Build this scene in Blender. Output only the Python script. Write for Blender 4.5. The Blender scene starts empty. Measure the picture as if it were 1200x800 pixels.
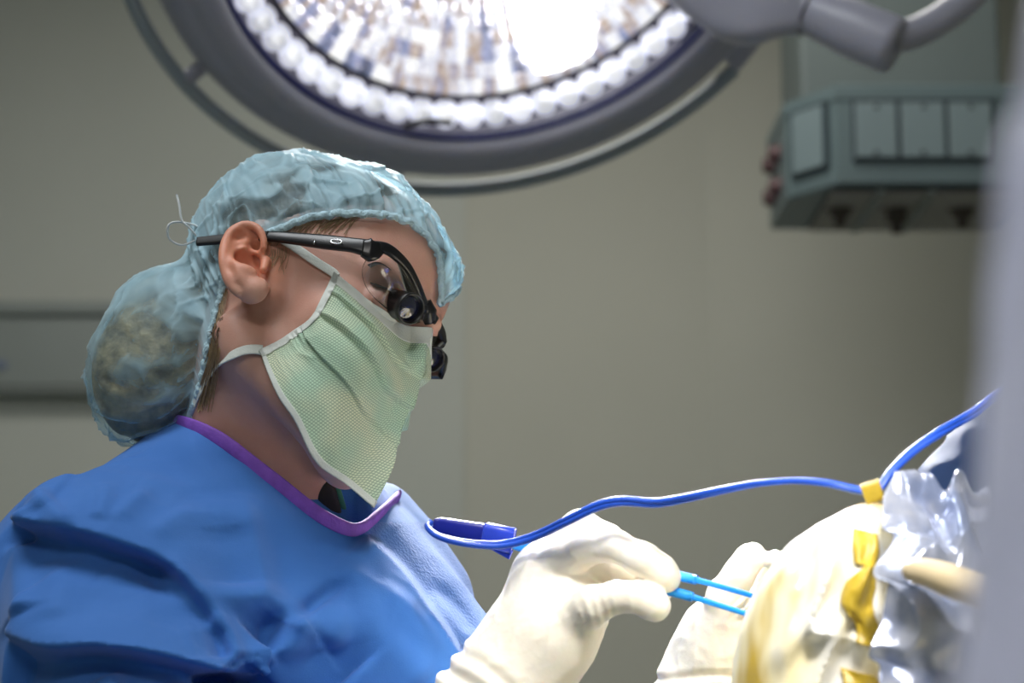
import bpy, math
import numpy as np
from mathutils import Vector, Matrix

# ------------------------------------------------------------------ camera
SC = bpy.context.scene
PITCH = math.radians(10)
CAM = np.array([0.0, 0.0, 1.15])
RI = np.array([1.0, 0, 0]); FW = np.array([0, math.cos(PITCH), math.sin(PITCH)]); UP = np.array([0, -math.sin(PITCH), math.cos(PITCH)])
FPX = 2500.0
cam = bpy.data.cameras.new('camera'); cam_o = bpy.data.objects.new('camera', cam)
SC.collection.objects.link(cam_o)
cam.lens = 75; cam.sensor_width = 36; cam.clip_start = 0.02
cam_o.location = CAM; cam_o.rotation_euler = (math.radians(100), 0, 0)
cam.dof.use_dof = True; cam.dof.focus_distance = 1.43; cam.dof.aperture_fstop = 6.3
SC.camera = cam_o
# ------------------------------------------------------------------ world, lights, exposure
w = bpy.data.worlds.new('world'); SC.world = w; w.use_nodes = True
w.node_tree.nodes['Background'].inputs[0].default_value = (0.5, 0.55, 0.6, 1)
w.node_tree.nodes['Background'].inputs[1].default_value = 0.0
SC.view_settings.view_transform = 'Standard'; SC.view_settings.look = 'None'
SC.view_settings.exposure = 0.0; SC.view_settings.gamma = 1.0; SC.view_settings.use_curve_mapping = False
SC.cycles.use_denoising = True
SC.cycles.max_bounces = 8; SC.cycles.transparent_max_bounces = 12
SC.cycles.sample_clamp_indirect = 10

LAMP_C = np.array([-0.0163, 2.3321, 2.0781]); LAMP_N = np.array([0.2151, -0.6163, -0.7576])
FIELD = np.array([0.17, 1.22, 1.20])

def light(name, kind, loc, target, energy, color, **kw):
    d = bpy.data.lights.new(name, kind); d.energy = energy; d.color = color
    for k, v in kw.items(): setattr(d, k, v)
    o = bpy.data.objects.new(name, d); SC.collection.objects.link(o)
    o.location = loc
    o.rotation_euler = (Vector(target) - Vector(loc)).to_track_quat('-Z', 'Y').to_euler()
    return o
# unseen ceiling panels; the last two are added as fill
light('unseen_ceiling_light', 'AREA', (-0.55, 1.0, 2.98), (-0.55, 1.0, 0), 25, (0.93, 0.97, 1.0), shape='RECTANGLE', size=1.2, size_y=0.6)
light('unseen_ceiling_light', 'AREA', (0.0, 3.1, 2.98), (0.0, 3.1, 0), 22, (1, 0.975, 0.90), shape='RECTANGLE', size=1.2, size_y=0.6)  # unseen, added to brighten the back wall
light('unseen_ceiling_light', 'AREA', (-0.4, -1.1, 2.98), (-0.4, -1.1, 0), 25, (1.0, 0.97, 0.93), shape='RECTANGLE', size=1.2, size_y=0.6)  # unseen, added behind the camera to fill the face
# the operating lamp in the picture and its twin over the photographer's shoulder
light('operating_lamp_beam', 'SPOT', LAMP_C + LAMP_N * 0.03, FIELD, 310, (1, 0.98, 0.95), spot_size=math.radians(34), spot_blend=0.6, shadow_soft_size=0.16)
light('second_operating_lamp_beam', 'SPOT', (0.25, 0.15, 2.35), FIELD + np.array([-0.01, 0.07, 0]), 185, (1, 0.97, 0.93), spot_size=math.radians(19), spot_blend=0.8, shadow_soft_size=0.15)

# ------------------------------------------------------------------ geometry helpers
def W(x, y, d):
    """world point seen at (x, y) of the 1200x800 frame at depth d"""
    return CAM + FW * d + RI * ((x - 600) / FPX * d) + UP * ((400 - y) / FPX * d)
def proj(P):
    v = P - CAM; d = v @ FW
    return 600 + FPX * (v @ RI) / d, 400 - FPX * (v @ UP) / d, d
def nrm(v):
    v = np.asarray(v, float); return v / np.linalg.norm(v)
def smooth(a, b, x):
    t = np.clip((x - a) / (b - a), 0, 1); return t * t * (3 - 2 * t)

def sph(P, c, r): return np.linalg.norm(P - c, axis=-1) - r
def ell(P, c, r):
    q = (P - np.asarray(c)) / np.asarray(r); k0 = np.linalg.norm(q, axis=-1); k1 = np.linalg.norm(q / np.asarray(r), axis=-1)
    return k0 * (k0 - 1) / np.maximum(k1, 1e-9)
def rc(P, a, b, r1, r2):
    a = np.asarray(a, float); b = np.asarray(b, float)
    ba = b - a; l2 = ba @ ba; rr = r1 - r2; a2 = l2 - rr * rr; il2 = 1 / l2
    pa = P - a; y = pa @ ba; z = y - l2
    x2 = ((pa * l2 - y[..., None] * ba) ** 2).sum(-1); y2 = y * y * l2; z2 = z * z * l2
    k = np.sign(rr) * rr * rr * x2
    return np.where(np.sign(z) * a2 * z2 > k, np.sqrt(x2 + z2) * il2 - r2,
           np.where(np.sign(y) * a2 * y2 < k, np.sqrt(x2 + y2) * il2 - r1,
                    (np.sqrt(np.maximum(x2 * a2 * il2, 0)) + y * rr) * il2 - r1))
def smin(a, b, k):
    h = np.maximum(k - np.abs(a - b), 0) / k
    return np.minimum(a, b) - h * h * k * 0.25
def smax(a, b, k): return -smin(-a, -b, k)

def _hash(i, j, k, seed):
    n = (i * 73856093) ^ (j * 19349663) ^ (k * 83492791) ^ (seed * 2654435)
    n = (n ^ (n >> 13)) * 1274126177 & 0x7fffffff
    n = (n ^ (n >> 16)) & 0xffff
    return n / 32767.5 - 1
def noise(P, seed=0):
    P = np.asarray(P, float); I = np.floor(P).astype(np.int64); f = P - I; f = f * f * f * (f * (f * 6 - 15) + 10)
    r = 0
    for dx in (0, 1):
        for dy in (0, 1):
            for dz in (0, 1):
                wgt = (f[..., 0] if dx else 1 - f[..., 0]) * (f[..., 1] if dy else 1 - f[..., 1]) * (f[..., 2] if dz else 1 - f[..., 2])
                r = r + wgt * _hash(I[..., 0] + dx, I[..., 1] + dy, I[..., 2] + dz, seed)
    return r
def fbm(P, o=3, seed=0):
    r = 0; a = 1.0
    for i in range(o):
        r = r + a * noise(P * 2 ** i, seed + i); a *= 0.5
    return r
def ridged(P, o=2, seed=0):
    r = 0; a = 1.0
    for i in range(o):
        r = r + a * (1 - 2.2 * np.abs(noise(P * 2 ** i + 7.3 * i, seed + i))); a *= 0.5
    return r

def surface_nets(fn, lo, hi, h, refine=2):
    lo = np.asarray(lo, float); hi = np.asarray(hi, float)
    s = 4
    n = (np.ceil((hi - lo) / (h * s)).astype(int) + 1) * s
    cs = [lo[i] + (np.arange(n[i] // s) * s + (s - 1) / 2) * h for i in range(3)]
    G = np.stack(np.meshgrid(*cs, indexing='ij'), -1)
    cv = fn(G.reshape(-1, 3)).reshape(G.shape[:3])
    V = cv.repeat(s, 0).repeat(s, 1).repeat(s, 2)
    m = np.argwhere(np.abs(V) < h * s * 2.2)
    Pm = lo + m * h
    out = np.empty(len(Pm))
    for i in range(0, len(Pm), 400000): out[i:i + 400000] = fn(Pm[i:i + 400000])
    V[m[:, 0], m[:, 1], m[:, 2]] = out
    ins = V < 0
    c = np.zeros(tuple(np.array(V.shape) - 1), np.int8)
    for dx in (0, 1):
        for dy in (0, 1):
            for dz in (0, 1):
                c += ins[dx:dx + c.shape[0], dy:dy + c.shape[1], dz:dz + c.shape[2]]
    cells = np.argwhere((c > 0) & (c < 8))
    idx = -np.ones(c.shape, np.int64); idx[cells[:, 0], cells[:, 1], cells[:, 2]] = np.arange(len(cells))
    acc = np.zeros((len(cells), 3)); cnt = np.zeros(len(cells))
    for ax in range(3):
        o1, o2 = [k for k in range(3) if k != ax]
        for u in (0, 1):
            for v in (0, 1):
                a = cells.copy(); a[:, o1] += u; a[:, o2] += v
                b = a.copy(); b[:, ax] += 1
                va = V[a[:, 0], a[:, 1], a[:, 2]]; vb = V[b[:, 0], b[:, 1], b[:, 2]]
                x = (va < 0) != (vb < 0)
                t = np.where(x, va / np.where(x, va - vb, 1), 0)
                p = a.astype(float); p[:, ax] += t
                acc += np.where(x[:, None], p, 0); cnt += x
    verts = lo + h * acc / cnt[:, None]
    faces = []
    for ax in range(3):
        o1, o2 = [(1, 2), (2, 0), (0, 1)][ax]
        sl = [slice(None)] * 3; sl2 = [slice(None)] * 3
        sl[ax] = slice(0, -1); sl2[ax] = slice(1, None)
        A = ins[tuple(sl)]; B = ins[tuple(sl2)]
        for flip in (0, 1):
            e = np.argwhere((A & ~B) if flip == 0 else (B & ~A))
            e = e[(e[:, o1] > 0) & (e[:, o2] > 0) & (e[:, o1] < c.shape[o1]) & (e[:, o2] < c.shape[o2]) & (e[:, ax] < c.shape[ax])]
            q = []
            for (u, v) in ((1, 1), (0, 1), (0, 0), (1, 0)):
                d = e.copy(); d[:, o1] -= u; d[:, o2] -= v
                q.append(idx[d[:, 0], d[:, 1], d[:, 2]])
            q = np.stack(q, 1)
            faces.append(q if flip == 0 else q[:, ::-1])
    faces = np.concatenate(faces)
    faces = faces[(faces >= 0).all(1)]
    for _ in range(refine):
        d = fn(verts); g = grad(fn, verts, h * 0.3)
        st = np.clip(d / np.maximum((g * g).sum(1), 0.25), -h * .5, h * .5)
        verts = verts - st[:, None] * g
    return verts, faces
def grad(fn, P, e):
    d0 = fn(P); g = np.zeros_like(P)
    for i in range(3):
        Q = P.copy(); Q[:, i] += e; g[:, i] = (fn(Q) - d0) / e
    return g
def cast(fn, pts, d0=1.0, d1=2.2):
    """first hit of the surface fn along the sight lines of pts; nearest approach where it misses"""
    pts = np.asarray(pts, float); n = len(pts)
    d = np.full(n, d0); best = np.full(n, 1e9); bd = d.copy(); hit = np.zeros(n, bool)
    for _ in range(160):
        P = CAM + FW * d[:, None] + RI * ((pts[:, :1] - 600) / FPX * d[:, None]) + UP * ((400 - pts[:, 1:]) / FPX * d[:, None])
        s = fn(P); b = (s < best) & ~hit; best[b] = s[b]; bd[b] = d[b]
        hit |= s < 2e-4
        d = np.where(hit, d, d + np.maximum(s * 0.7, 2e-4))
        d = np.minimum(d, d1)
    return np.array([W(x, y, k) for (x, y), k in zip(pts, bd)])

# ------------------------------------------------------------------ pose of the surgeon's head
def camvec(x, y, z): return x * RI + y * UP - z * FW
HF = nrm(camvec(.878, -.16, .451)); HL = camvec(.30, -.55, -.78); HL = nrm(HL - HF * (HF @ HL)); HU = np.cross(HF, HL)
HM = np.stack([HF, HL, HU], 1)                       # head axes: forward, left, up
HO = W(300, 318, 1.43) + HL * .072                   # midpoint between the ear canals
def toL(P): return (P - HO) @ HM * 1000              # world -> head millimetres
def toW(Q): return HO + np.asarray(Q) @ HM.T / 1000
def onY(px, py, yl):
    """head-space point with sideways coordinate yl (mm) on the sight line of (px, py)"""
    r = nrm(W(px, py, 1) - CAM); t = (HO + HL * yl / 1000 - CAM) @ HL / (r @ HL); return toL(CAM + r * t)
EARPOS = tuple(W(286, 305, 1.425))

# ------------------------------------------------------------------ object helpers
ORG = {}
def mk(name, verts, faces, m, parent=None, smoothf=True, uv=None, origin=None):
    verts = np.asarray(verts, float)
    me = bpy.data.meshes.new(name)
    org = np.array(origin, float) if origin is not None else np.array([*(verts.min(0) + verts.max(0))[:2] / 2, verts[:, 2].min()])
    me.from_pydata((verts - org).tolist(), [], [list(map(int, f)) for f in faces]); me.update()
    if uv is not None:
        ul = me.uv_layers.new(name='UVMap'); li = np.empty(len(me.loops), np.int32); me.loops.foreach_get('vertex_index', li)
        ul.data.foreach_set('uv', np.asarray(uv, np.float32)[li].ravel())
    if smoothf: me.polygons.foreach_set('use_smooth', np.ones(len(me.polygons), bool))
    me.materials.append(m)
    o = bpy.data.objects.new(name, me); SC.collection.objects.link(o)
    ORG[o.name] = org
    if parent is not None:
        o.parent = parent; o.location = org - ORG[parent.name]
    else: o.location = org
    return o
def empty(name, loc):
    o = bpy.data.objects.new(name, None); SC.collection.objects.link(o); o.empty_display_size = .05
    o.location = loc; ORG[o.name] = np.array(loc, float); return o
def tag(o, label=None, cat=None, group=None, kind=None):
    for k, v in (('label', label), ('category', cat), ('group', group), ('kind', kind)):
        if v: o[k] = v
    return o
def join(*parts):
    vs = []; fs = []; n = 0
    for v, f in parts:
        v = np.asarray(v, float); vs.append(v); fs += [[int(i) + n for i in q] for q in f]; n += len(v)
    return np.concatenate(vs), fs
def grid_faces(nu, nv, wrap_u=False, wrap_v=False):
    f = []
    for i in range(nu if wrap_u else nu - 1):
        for j in range(nv if wrap_v else nv - 1):
            a = i * nv + j; b = ((i + 1) % nu) * nv + j; c = ((i + 1) % nu) * nv + (j + 1) % nv; d = i * nv + (j + 1) % nv
            f.append((a, b, c, d))
    return f
def spline(pts, n, closed=False):
    pts = np.asarray(pts, float); N = len(pts)
    P = np.concatenate([pts[-1:], pts, pts[:2]]) if closed else np.concatenate([2 * pts[:1] - pts[1:2], pts, 2 * pts[-1:] - pts[-2:-1]])
    segs = N if closed else N - 1
    dense = []
    for i in range(segs):
        p0, p1, p2, p3 = P[i:i + 4]; t = np.linspace(0, 1, 24, endpoint=False)[:, None]
        dense.append(.5 * (2 * p1 + (p2 - p0) * t + (2 * p0 - 5 * p1 + 4 * p2 - p3) * t ** 2 + (3 * p1 - p0 - 3 * p2 + p3) * t ** 3))
    dense.append(pts[:1] if closed else pts[-1:])
    D = np.concatenate(dense); L = np.concatenate([[0], np.cumsum(np.linalg.norm(np.diff(D[:, :3], axis=0), axis=1))])
    u = np.linspace(0, L[-1], n, endpoint=not closed)
    return np.stack([np.interp(u, L, D[:, k]) for k in range(D.shape[1])], 1)
def tube(path, r, nseg=12, flat=None, upv=None, closed=False):
    """sweep along path (n,3); r scalar or per point; flat=(a,b) makes an elliptic section, a along upv"""
    path = np.asarray(path, float); n = len(path); r = np.broadcast_to(np.asarray(r, float), (n,))
    T = np.gradient(path, axis=0) if not closed else np.roll(path, -1, 0) - np.roll(path, 1, 0)
    T /= np.linalg.norm(T, axis=1)[:, None] + 1e-12
    if upv is None:
        u = nrm(np.cross(T[0], [0.31, 0.77, 0.55])); U_ = []
        for t in T:
            u = nrm(u - t * (u @ t)); U_.append(u)
        U_ = np.array(U_)
    else:
        uv_ = np.broadcast_to(np.asarray(upv, float), (n, 3)); U_ = uv_ - T * (uv_ * T).sum(1)[:, None]; U_ /= np.linalg.norm(U_, axis=1)[:, None] + 1e-12
    B = np.cross(T, U_); a = np.linspace(0, 2 * np.pi, nseg, endpoint=False)
    ca, sa = np.cos(a), np.sin(a)
    if flat: 
        e = 0.55
        ca = np.sign(ca) * np.abs(ca) ** e * flat[0]; sa = np.sign(sa) * np.abs(sa) ** e * flat[1]
    V = path[:, None] + r[:, None, None] * (ca[None, :, None] * U_[:, None] + sa[None, :, None] * B[:, None])
    f = grid_faces(n, nseg, closed, True); V = V.reshape(-1, 3)
    if not closed: f = f + [tuple(range(nseg))[::-1], tuple((n - 1) * nseg + k for k in range(nseg))]
    f = [q[::-1] for q in f]
    return V, f
def lathe(c, ax, prof, n=96, ref=(0.3, 1, .2), a0=0, a1=2 * np.pi):
    ax = nrm(ax); u = nrm(np.cross(ax, ref)); v = np.cross(ax, u); full = abs(a1 - a0 - 2 * np.pi) < 1e-6
    a = np.linspace(a0, a1, n, endpoint=not full); P = np.array(prof, float)
    V = c + (np.cos(a)[:, None, None] * u + np.sin(a)[:, None, None] * v) * P[None, :, :1] + ax * P[None, :, 1:2]
    return V.reshape(-1, 3), grid_faces(n, len(P), full)
def box(lo, hi, bev=0.0):
    import bmesh
    bm = bmesh.new(); bmesh.ops.create_cube(bm, size=1)
    lo = np.array(lo, float); hi = np.array(hi, float)
    for v in bm.verts: v.co = Vector((lo + hi) / 2 + np.array(v.co) * (hi - lo))
    if bev: bmesh.ops.bevel(bm, geom=bm.edges[:], offset=bev, segments=2, affect='EDGES', profile=.6)
    V = np.array([v.co[:] for v in bm.verts]); F = [[v.index for v in f.verts] for f in bm.faces]; bm.free(); return V, F
def hull_prism(loops):
    """stack of equal-length loops of points -> closed solid"""
    n = len(loops[0]); V = np.concatenate([np.asarray(l, float) for l in loops]); f = []
    for k in range(len(loops) - 1):
        for i in range(n): f.append((k * n + i, k * n + (i + 1) % n, (k + 1) * n + (i + 1) % n, (k + 1) * n + i))
    f += [tuple(range(n))[::-1], tuple((len(loops) - 1) * n + i for i in range(n))]
    return V, f
def obox(c, ax, ay, az, bev=0.0):
    """oriented box, half axes ax, ay, az"""
    V, F = box((-1, -1, -1), (1, 1, 1), bev); M = np.stack([ax, ay, az])
    return c + V @ M, F
def solidify(o, t, off=0.0):
    m = o.modifiers.new('thickness', 'SOLIDIFY'); m.thickness = t; m.offset = off; return o

# ------------------------------------------------------------------ materials
class N:
    def __init__(s, name):
        s.m = bpy.data.materials.new(name); s.m.use_nodes = True; s.t = s.m.node_tree; s.b = s.t.nodes['Principled BSDF']; s.out = s.t.nodes['Material Output']
    def n(s, t, **kw):
        x = s.t.nodes.new(t)
        for k, v in kw.items(): setattr(x, k, v)
        return x
    def l(s, a, b): s.t.links.new(a, b)
    def tex(s, scale, detail=3, coord='Object', vec=(1, 1, 1), kind='ShaderNodeTexNoise', **kw):
        tc = s.n('ShaderNodeTexCoord'); mp = s.n('ShaderNodeMapping'); mp.inputs['Scale'].default_value = vec
        s.l(tc.outputs[coord], mp.inputs[0]); x = s.n(kind, **kw); x.inputs['Scale'].default_value = scale
        if 'Detail' in x.inputs: x.inputs['Detail'].default_value = detail
        s.l(mp.outputs[0], x.inputs['Vector']); return x
    def ramp(s, fac, stops):
        r = s.n('ShaderNodeValToRGB'); e = r.color_ramp.elements
        while len(e) < len(stops): e.new(.5)
        for k, (p, c) in zip(e, stops): k.position = p; k.color = (*c, 1)
        s.l(fac, r.inputs[0]); return r.outputs[0]
    def bump(s, h, st, dist=0.001):
        b = s.n('ShaderNodeBump'); b.inputs['Strength'].default_value = st; b.inputs['Distance'].default_value = dist
        s.l(h, b.inputs['Height']); s.l(b.outputs[0], s.b.inputs['Normal']); return b
    def set(s, **kw):
        for k, v in kw.items(): s.b.inputs[k.replace('_', ' ')].default_value = v
        return s
def mat(name, col, rough=0.5, var=0.0, scale=30, bump=0.0, bscale=200, bdist=.001, **kw):
    x = N(name); x.set(Base_Color=(*col, 1), Roughness=rough, **kw)
    if var:
        t = x.tex(scale); a = tuple(max(0, c * (1 - var)) for c in col); b = tuple(min(1, c * (1 + var)) for c in col)
        x.l(x.ramp(t.outputs['Fac'], [(.3, a), (.7, b)]), x.b.inputs['Base Color'])
    if bump: x.bump(x.tex(bscale).outputs['Fac'], bump, bdist)
    return x.m

M = {}
M['wall'] = mat('wall_paint', (0.50, 0.50, 0.44), .85, .03, 2)
M['wall_joint'] = mat('wall_paint_cool', (0.50, 0.52, 0.48), .85, .03, 2)
M['ceiling'] = mat('ceiling_paint', (0.55, 0.55, 0.52), .9, .02, 3)
M['floor'] = mat('floor_vinyl', (0.22, 0.27, 0.27), .5, .1, 20)
M['rail'] = mat('grey_enamel', (0.27, 0.30, 0.29), .6, .05, 5)
M['rail_dark'] = mat('dark_grey_edge', (0.18, 0.20, 0.19), .6, .05, 5)
M['blue_mark'] = mat('blue_grey_plastic', (0.16, 0.20, 0.30), .5, .05, 5)
M['pend'] = mat('pendant_enamel', (0.10, 0.14, 0.15), .45, .04, 6)
M['pend_col'] = mat('column_enamel', (0.10, 0.125, 0.125), .5, .04, 6)
M['pend_plate'] = mat('socket_plate', (0.16, 0.21, 0.225), .4, .03, 6)
M['pend_dark'] = mat('socket_frame_dark', (0.018, 0.03, 0.038), .5, .05, 6)
M['slat'] = mat('pale_grille_slat', (0.34, 0.32, 0.29), .6, .05, 6)  # paler colour stands in for missing bounce light under the pendant
M['brass'] = mat('dark_hose_fitting', (0.05, 0.035, 0.025), .5, .1, 40)
M['redknob'] = mat('red_brown_port', (0.07, 0.03, 0.035), .5, .1, 40)
M['lampgrey'] = mat('lamp_housing_enamel', (0.33, 0.335, 0.41), .38, .03, 8, bump=.05, bscale=300)
M['lamprail'] = mat('lamp_rail_metal', (0.30, 0.34, 0.38), .3, .03, 8, Metallic=0.3)
M['navy'] = mat('navy_gasket', (0.02, 0.03, 0.22), .4, .05, 20)
M['black'] = mat('black_plastic', (0.008, 0.008, 0.010), .28, .1, 30)
M['blackmatte'] = mat('black_rubber', (0.012, 0.012, 0.013), .6, .1, 30)
M['steel'] = mat('bright_metal', (0.75, 0.76, 0.78), .25, .03, 30, Metallic=1.0)

def skin():
    x = N('skin'); t = x.tex(28, 6); ge = x.n('ShaderNodeNewGeometry'); dv = x.n('ShaderNodeVectorMath', operation='DISTANCE')
    x.l(ge.outputs['Position'], dv.inputs[0]); dv.inputs[1].default_value = EARPOS
    mr = x.n('ShaderNodeMapRange'); mr.inputs['From Min'].default_value = .018; mr.inputs['From Max'].default_value = .036
    mr.inputs['To Min'].default_value = 1.0; mr.inputs['To Max'].default_value = 0; x.l(dv.outputs['Value'], mr.inputs[0])
    c1 = x.ramp(t.outputs['Fac'], [(.3, (0.58, 0.31, 0.24)), (.7, (0.67, 0.39, 0.31))])
    mx = x.n('ShaderNodeMix', data_type='RGBA'); x.l(mr.outputs[0], mx.inputs[0]); x.l(c1, mx.inputs[6]); mx.inputs[7].default_value = (0.66, 0.27, 0.17, 1)
    x.l(mx.outputs[2], x.b.inputs['Base Color'])
    x.set(Roughness=.48, Subsurface_Weight=.25, Subsurface_Scale=.004, Specular_IOR_Level=.4)
    x.b.inputs['Subsurface Radius'].default_value = (1, .35, .2)
    b = x.tex(900, 3); x.bump(b.outputs['Fac'], .25, .0006); return x.m
def cloth_gown():
    x = N('blue_nonwoven_gown'); t = x.tex(14, 4); x.l(x.ramp(t.outputs['Fac'], [(.25, (0.032, 0.145, 0.47)), (.75, (0.046, 0.172, 0.52))]), x.b.inputs['Base Color'])
    x.set(Roughness=.75, Sheen_Weight=.18, Sheen_Roughness=.5, Specular_IOR_Level=.25)
    a = x.tex(55, 5); b = x.tex(1300, 2); ad = x.n('ShaderNodeMath', operation='MULTIPLY_ADD'); x.l(a.outputs['Fac'], ad.inputs[0]); ad.inputs[1].default_value = 2.2; x.l(b.outputs['Fac'], ad.inputs[2])
    x.bump(ad.outputs[0], .16, .0014); return x.m
def cloth_bib():
    x = N('blue_mesh_textured_fabric'); v = x.tex(420, kind='ShaderNodeTexVoronoi'); x.l(x.ramp(v.outputs['Distance'], [(.15, (0.025, 0.095, 0.36)), (.6, (0.075, 0.18, 0.50))]), x.b.inputs['Base Color'])
    x.set(Roughness=.8, Sheen_Weight=.1); x.bump(v.outputs['Distance'], .5, .001); return x.m
def cap_mat():
    x = N('sheer_blue_nonwoven'); t = x.tex(60, 5); f = x.tex(900, 3, vec=(1, .35, 1))
    x.l(x.ramp(t.outputs['Fac'], [(.3, (0.36, 0.60, 0.72)), (.7, (0.52, 0.76, 0.86))]), x.b.inputs['Base Color'])
    x.set(Roughness=.55, Sheen_Weight=.5); x.bump(f.outputs['Fac'], .2, .0006)
    tr = x.n('ShaderNodeBsdfTranslucent'); tr.inputs[0].default_value = (0.5, 0.75, 0.85, 1)
    m1 = x.n('ShaderNodeMixShader'); m1.inputs[0].default_value = .25; x.l(x.b.outputs[0], m1.inputs[1]); x.l(tr.outputs[0], m1.inputs[2])
    tp = x.n('ShaderNodeBsdfTransparent'); tp.inputs[0].default_value = (.85, .95, 1, 1)
    uv = x.n('ShaderNodeUVMap'); sx = x.n('ShaderNodeSeparateXYZ'); x.l(uv.outputs[0], sx.inputs[0])
    mr = x.n('ShaderNodeMapRange'); x.l(sx.outputs[0], mr.inputs[0]); mr.inputs['To Min'].default_value = .12; mr.inputs['To Max'].default_value = .84
    m2 = x.n('ShaderNodeMixShader'); x.l(mr.outputs[0], m2.inputs[0]); x.l(m1.outputs[0], m2.inputs[1]); x.l(tp.outputs[0], m2.inputs[2]); x.l(m2.outputs[0], x.out.inputs[0]); return x.m
def mask_mat():
    x = N('green_net_mask_fabric'); tc = x.n('ShaderNodeTexCoord'); sx = x.n('ShaderNodeSeparateXYZ'); x.l(tc.outputs['UV'], sx.inputs[0])
    def line(o, per):
        m = x.n('ShaderNodeMath', operation='MULTIPLY'); x.l(o, m.inputs[0]); m.inputs[1].default_value = 1 / per
        p = x.n('ShaderNodeMath', operation='PINGPONG'); x.l(m.outputs[0], p.inputs[0]); p.inputs[1].default_value = .5
        s = x.n('ShaderNodeMapRange'); x.l(p.outputs[0], s.inputs[0]); s.inputs['From Min'].default_value = .08; s.inputs['From Max'].default_value = .20; s.inputs['To Min'].default_value = 1; s.inputs['To Max'].default_value = 0
        return s.outputs[0]
    mxl = x.n('ShaderNodeMath', operation='MAXIMUM'); x.l(line(sx.outputs[0], 1.85), mxl.inputs[0]); x.l(line(sx.outputs[1], 1.85), mxl.inputs[1])
    t = x.tex(26, 2); base = x.ramp(t.outputs['Fac'], [(.38, (0.60, 0.80, 0.62)), (.62, (0.84, 0.88, 0.66))])
    mx = x.n('ShaderNodeMix', data_type='RGBA'); sc_ = x.n('ShaderNodeMath', operation='MULTIPLY'); x.l(mxl.outputs[0], sc_.inputs[0]); sc_.inputs[1].default_value = .70
    x.l(sc_.outputs[0], mx.inputs[0]); x.l(base, mx.inputs[6]); mx.inputs[7].default_value = (0.10, 0.24, 0.15, 1)
    x.l(mx.outputs[2], x.b.inputs['Base Color']); x.set(Roughness=.75, Sheen_Weight=.2)
    tr = x.n('ShaderNodeBsdfTranslucent'); x.l(mx.outputs[2], tr.inputs[0]); m1 = x.n('ShaderNodeMixShader'); m1.inputs[0].default_value = .15
    x.l(x.b.outputs[0], m1.inputs[1]); x.l(tr.outputs[0], m1.inputs[2]); x.l(m1.outputs[0], x.out.inputs[0]); return x.m
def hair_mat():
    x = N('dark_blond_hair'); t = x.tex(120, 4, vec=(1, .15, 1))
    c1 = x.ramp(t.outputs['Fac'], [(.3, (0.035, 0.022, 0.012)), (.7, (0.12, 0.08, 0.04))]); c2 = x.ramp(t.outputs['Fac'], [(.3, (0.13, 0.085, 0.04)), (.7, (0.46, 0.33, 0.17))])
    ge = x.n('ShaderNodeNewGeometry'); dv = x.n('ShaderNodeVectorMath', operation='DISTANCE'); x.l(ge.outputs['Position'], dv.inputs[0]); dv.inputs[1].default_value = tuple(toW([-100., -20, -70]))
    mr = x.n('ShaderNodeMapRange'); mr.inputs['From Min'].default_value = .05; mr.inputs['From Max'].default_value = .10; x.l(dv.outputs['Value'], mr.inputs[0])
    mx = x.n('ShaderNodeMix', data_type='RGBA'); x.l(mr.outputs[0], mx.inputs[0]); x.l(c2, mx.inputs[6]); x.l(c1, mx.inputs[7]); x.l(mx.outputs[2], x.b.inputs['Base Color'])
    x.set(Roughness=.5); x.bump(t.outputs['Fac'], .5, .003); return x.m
def glove_mat():
    x = N('cream_latex_glove'); t = x.tex(18, 3); x.l(x.ramp(t.outputs['Fac'], [(.3, (0.84, 0.78, 0.66)), (.7, (0.90, 0.86, 0.78))]), x.b.inputs['Base Color'])
    x.set(Roughness=.42, Subsurface_Weight=.25, Subsurface_Scale=.004); x.b.inputs['Subsurface Radius'].default_value = (1, .7, .4)
    b = x.tex(60, 4); x.bump(b.outputs['Fac'], .35, .0025); return x.m
def film_mat():
    x = N('yellow_incise_film'); t = x.tex(22, 3, vec=(1, 1, .4)); x.l(x.ramp(t.outputs['Fac'], [(.36, (0.58, 0.40, 0.06)), (.46, (0.88, 0.78, 0.48)), (.58, (0.95, 0.93, 0.86))]), x.b.inputs['Base Color'])
    x.set(Roughness=.3, Coat_Weight=.4, Coat_Roughness=.15); return x.m
def plastic_sheet():
    x = N('crumpled_silvery_plastic'); x.set(Base_Color=(0.70, 0.73, 0.82, 1), Roughness=.18, Coat_Weight=.6, Coat_Roughness=.1, Metallic=.35)
    t = x.tex(40, 4); x.l(x.ramp(t.outputs['Fac'], [(.35, (0.24, 0.29, 0.45)), (.65, (0.50, 0.52, 0.60))]), x.b.inputs['Base Color']); x.bump(t.outputs['Fac'], .4, .004); return x.m
def clear(name, tint, amt, rough=.02):
    x = N(name); x.set(Base_Color=(*tint, 1), Roughness=rough, Specular_IOR_Level=.6)
    tp = x.n('ShaderNodeBsdfTransparent'); tp.inputs[0].default_value = (*[min(1, .9 + .1 * c) for c in tint], 1); m2 = x.n('ShaderNodeMixShader')
    gl = x.n('ShaderNodeBsdfGlossy'); gl.inputs['Roughness'].default_value = rough; fr = x.n('ShaderNodeFresnel'); fr.inputs[0].default_value = 1.5
    ad = x.n('ShaderNodeMath', operation='ADD'); x.l(fr.outputs[0], ad.inputs[0]); ad.inputs[1].default_value = amt
    x.l(ad.outputs[0], m2.inputs[0]); x.l(tp.outputs[0], m2.inputs[1]); x.l(gl.outputs[0], m2.inputs[2]); x.l(m2.outputs[0], x.out.inputs[0]); return x.m
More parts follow.
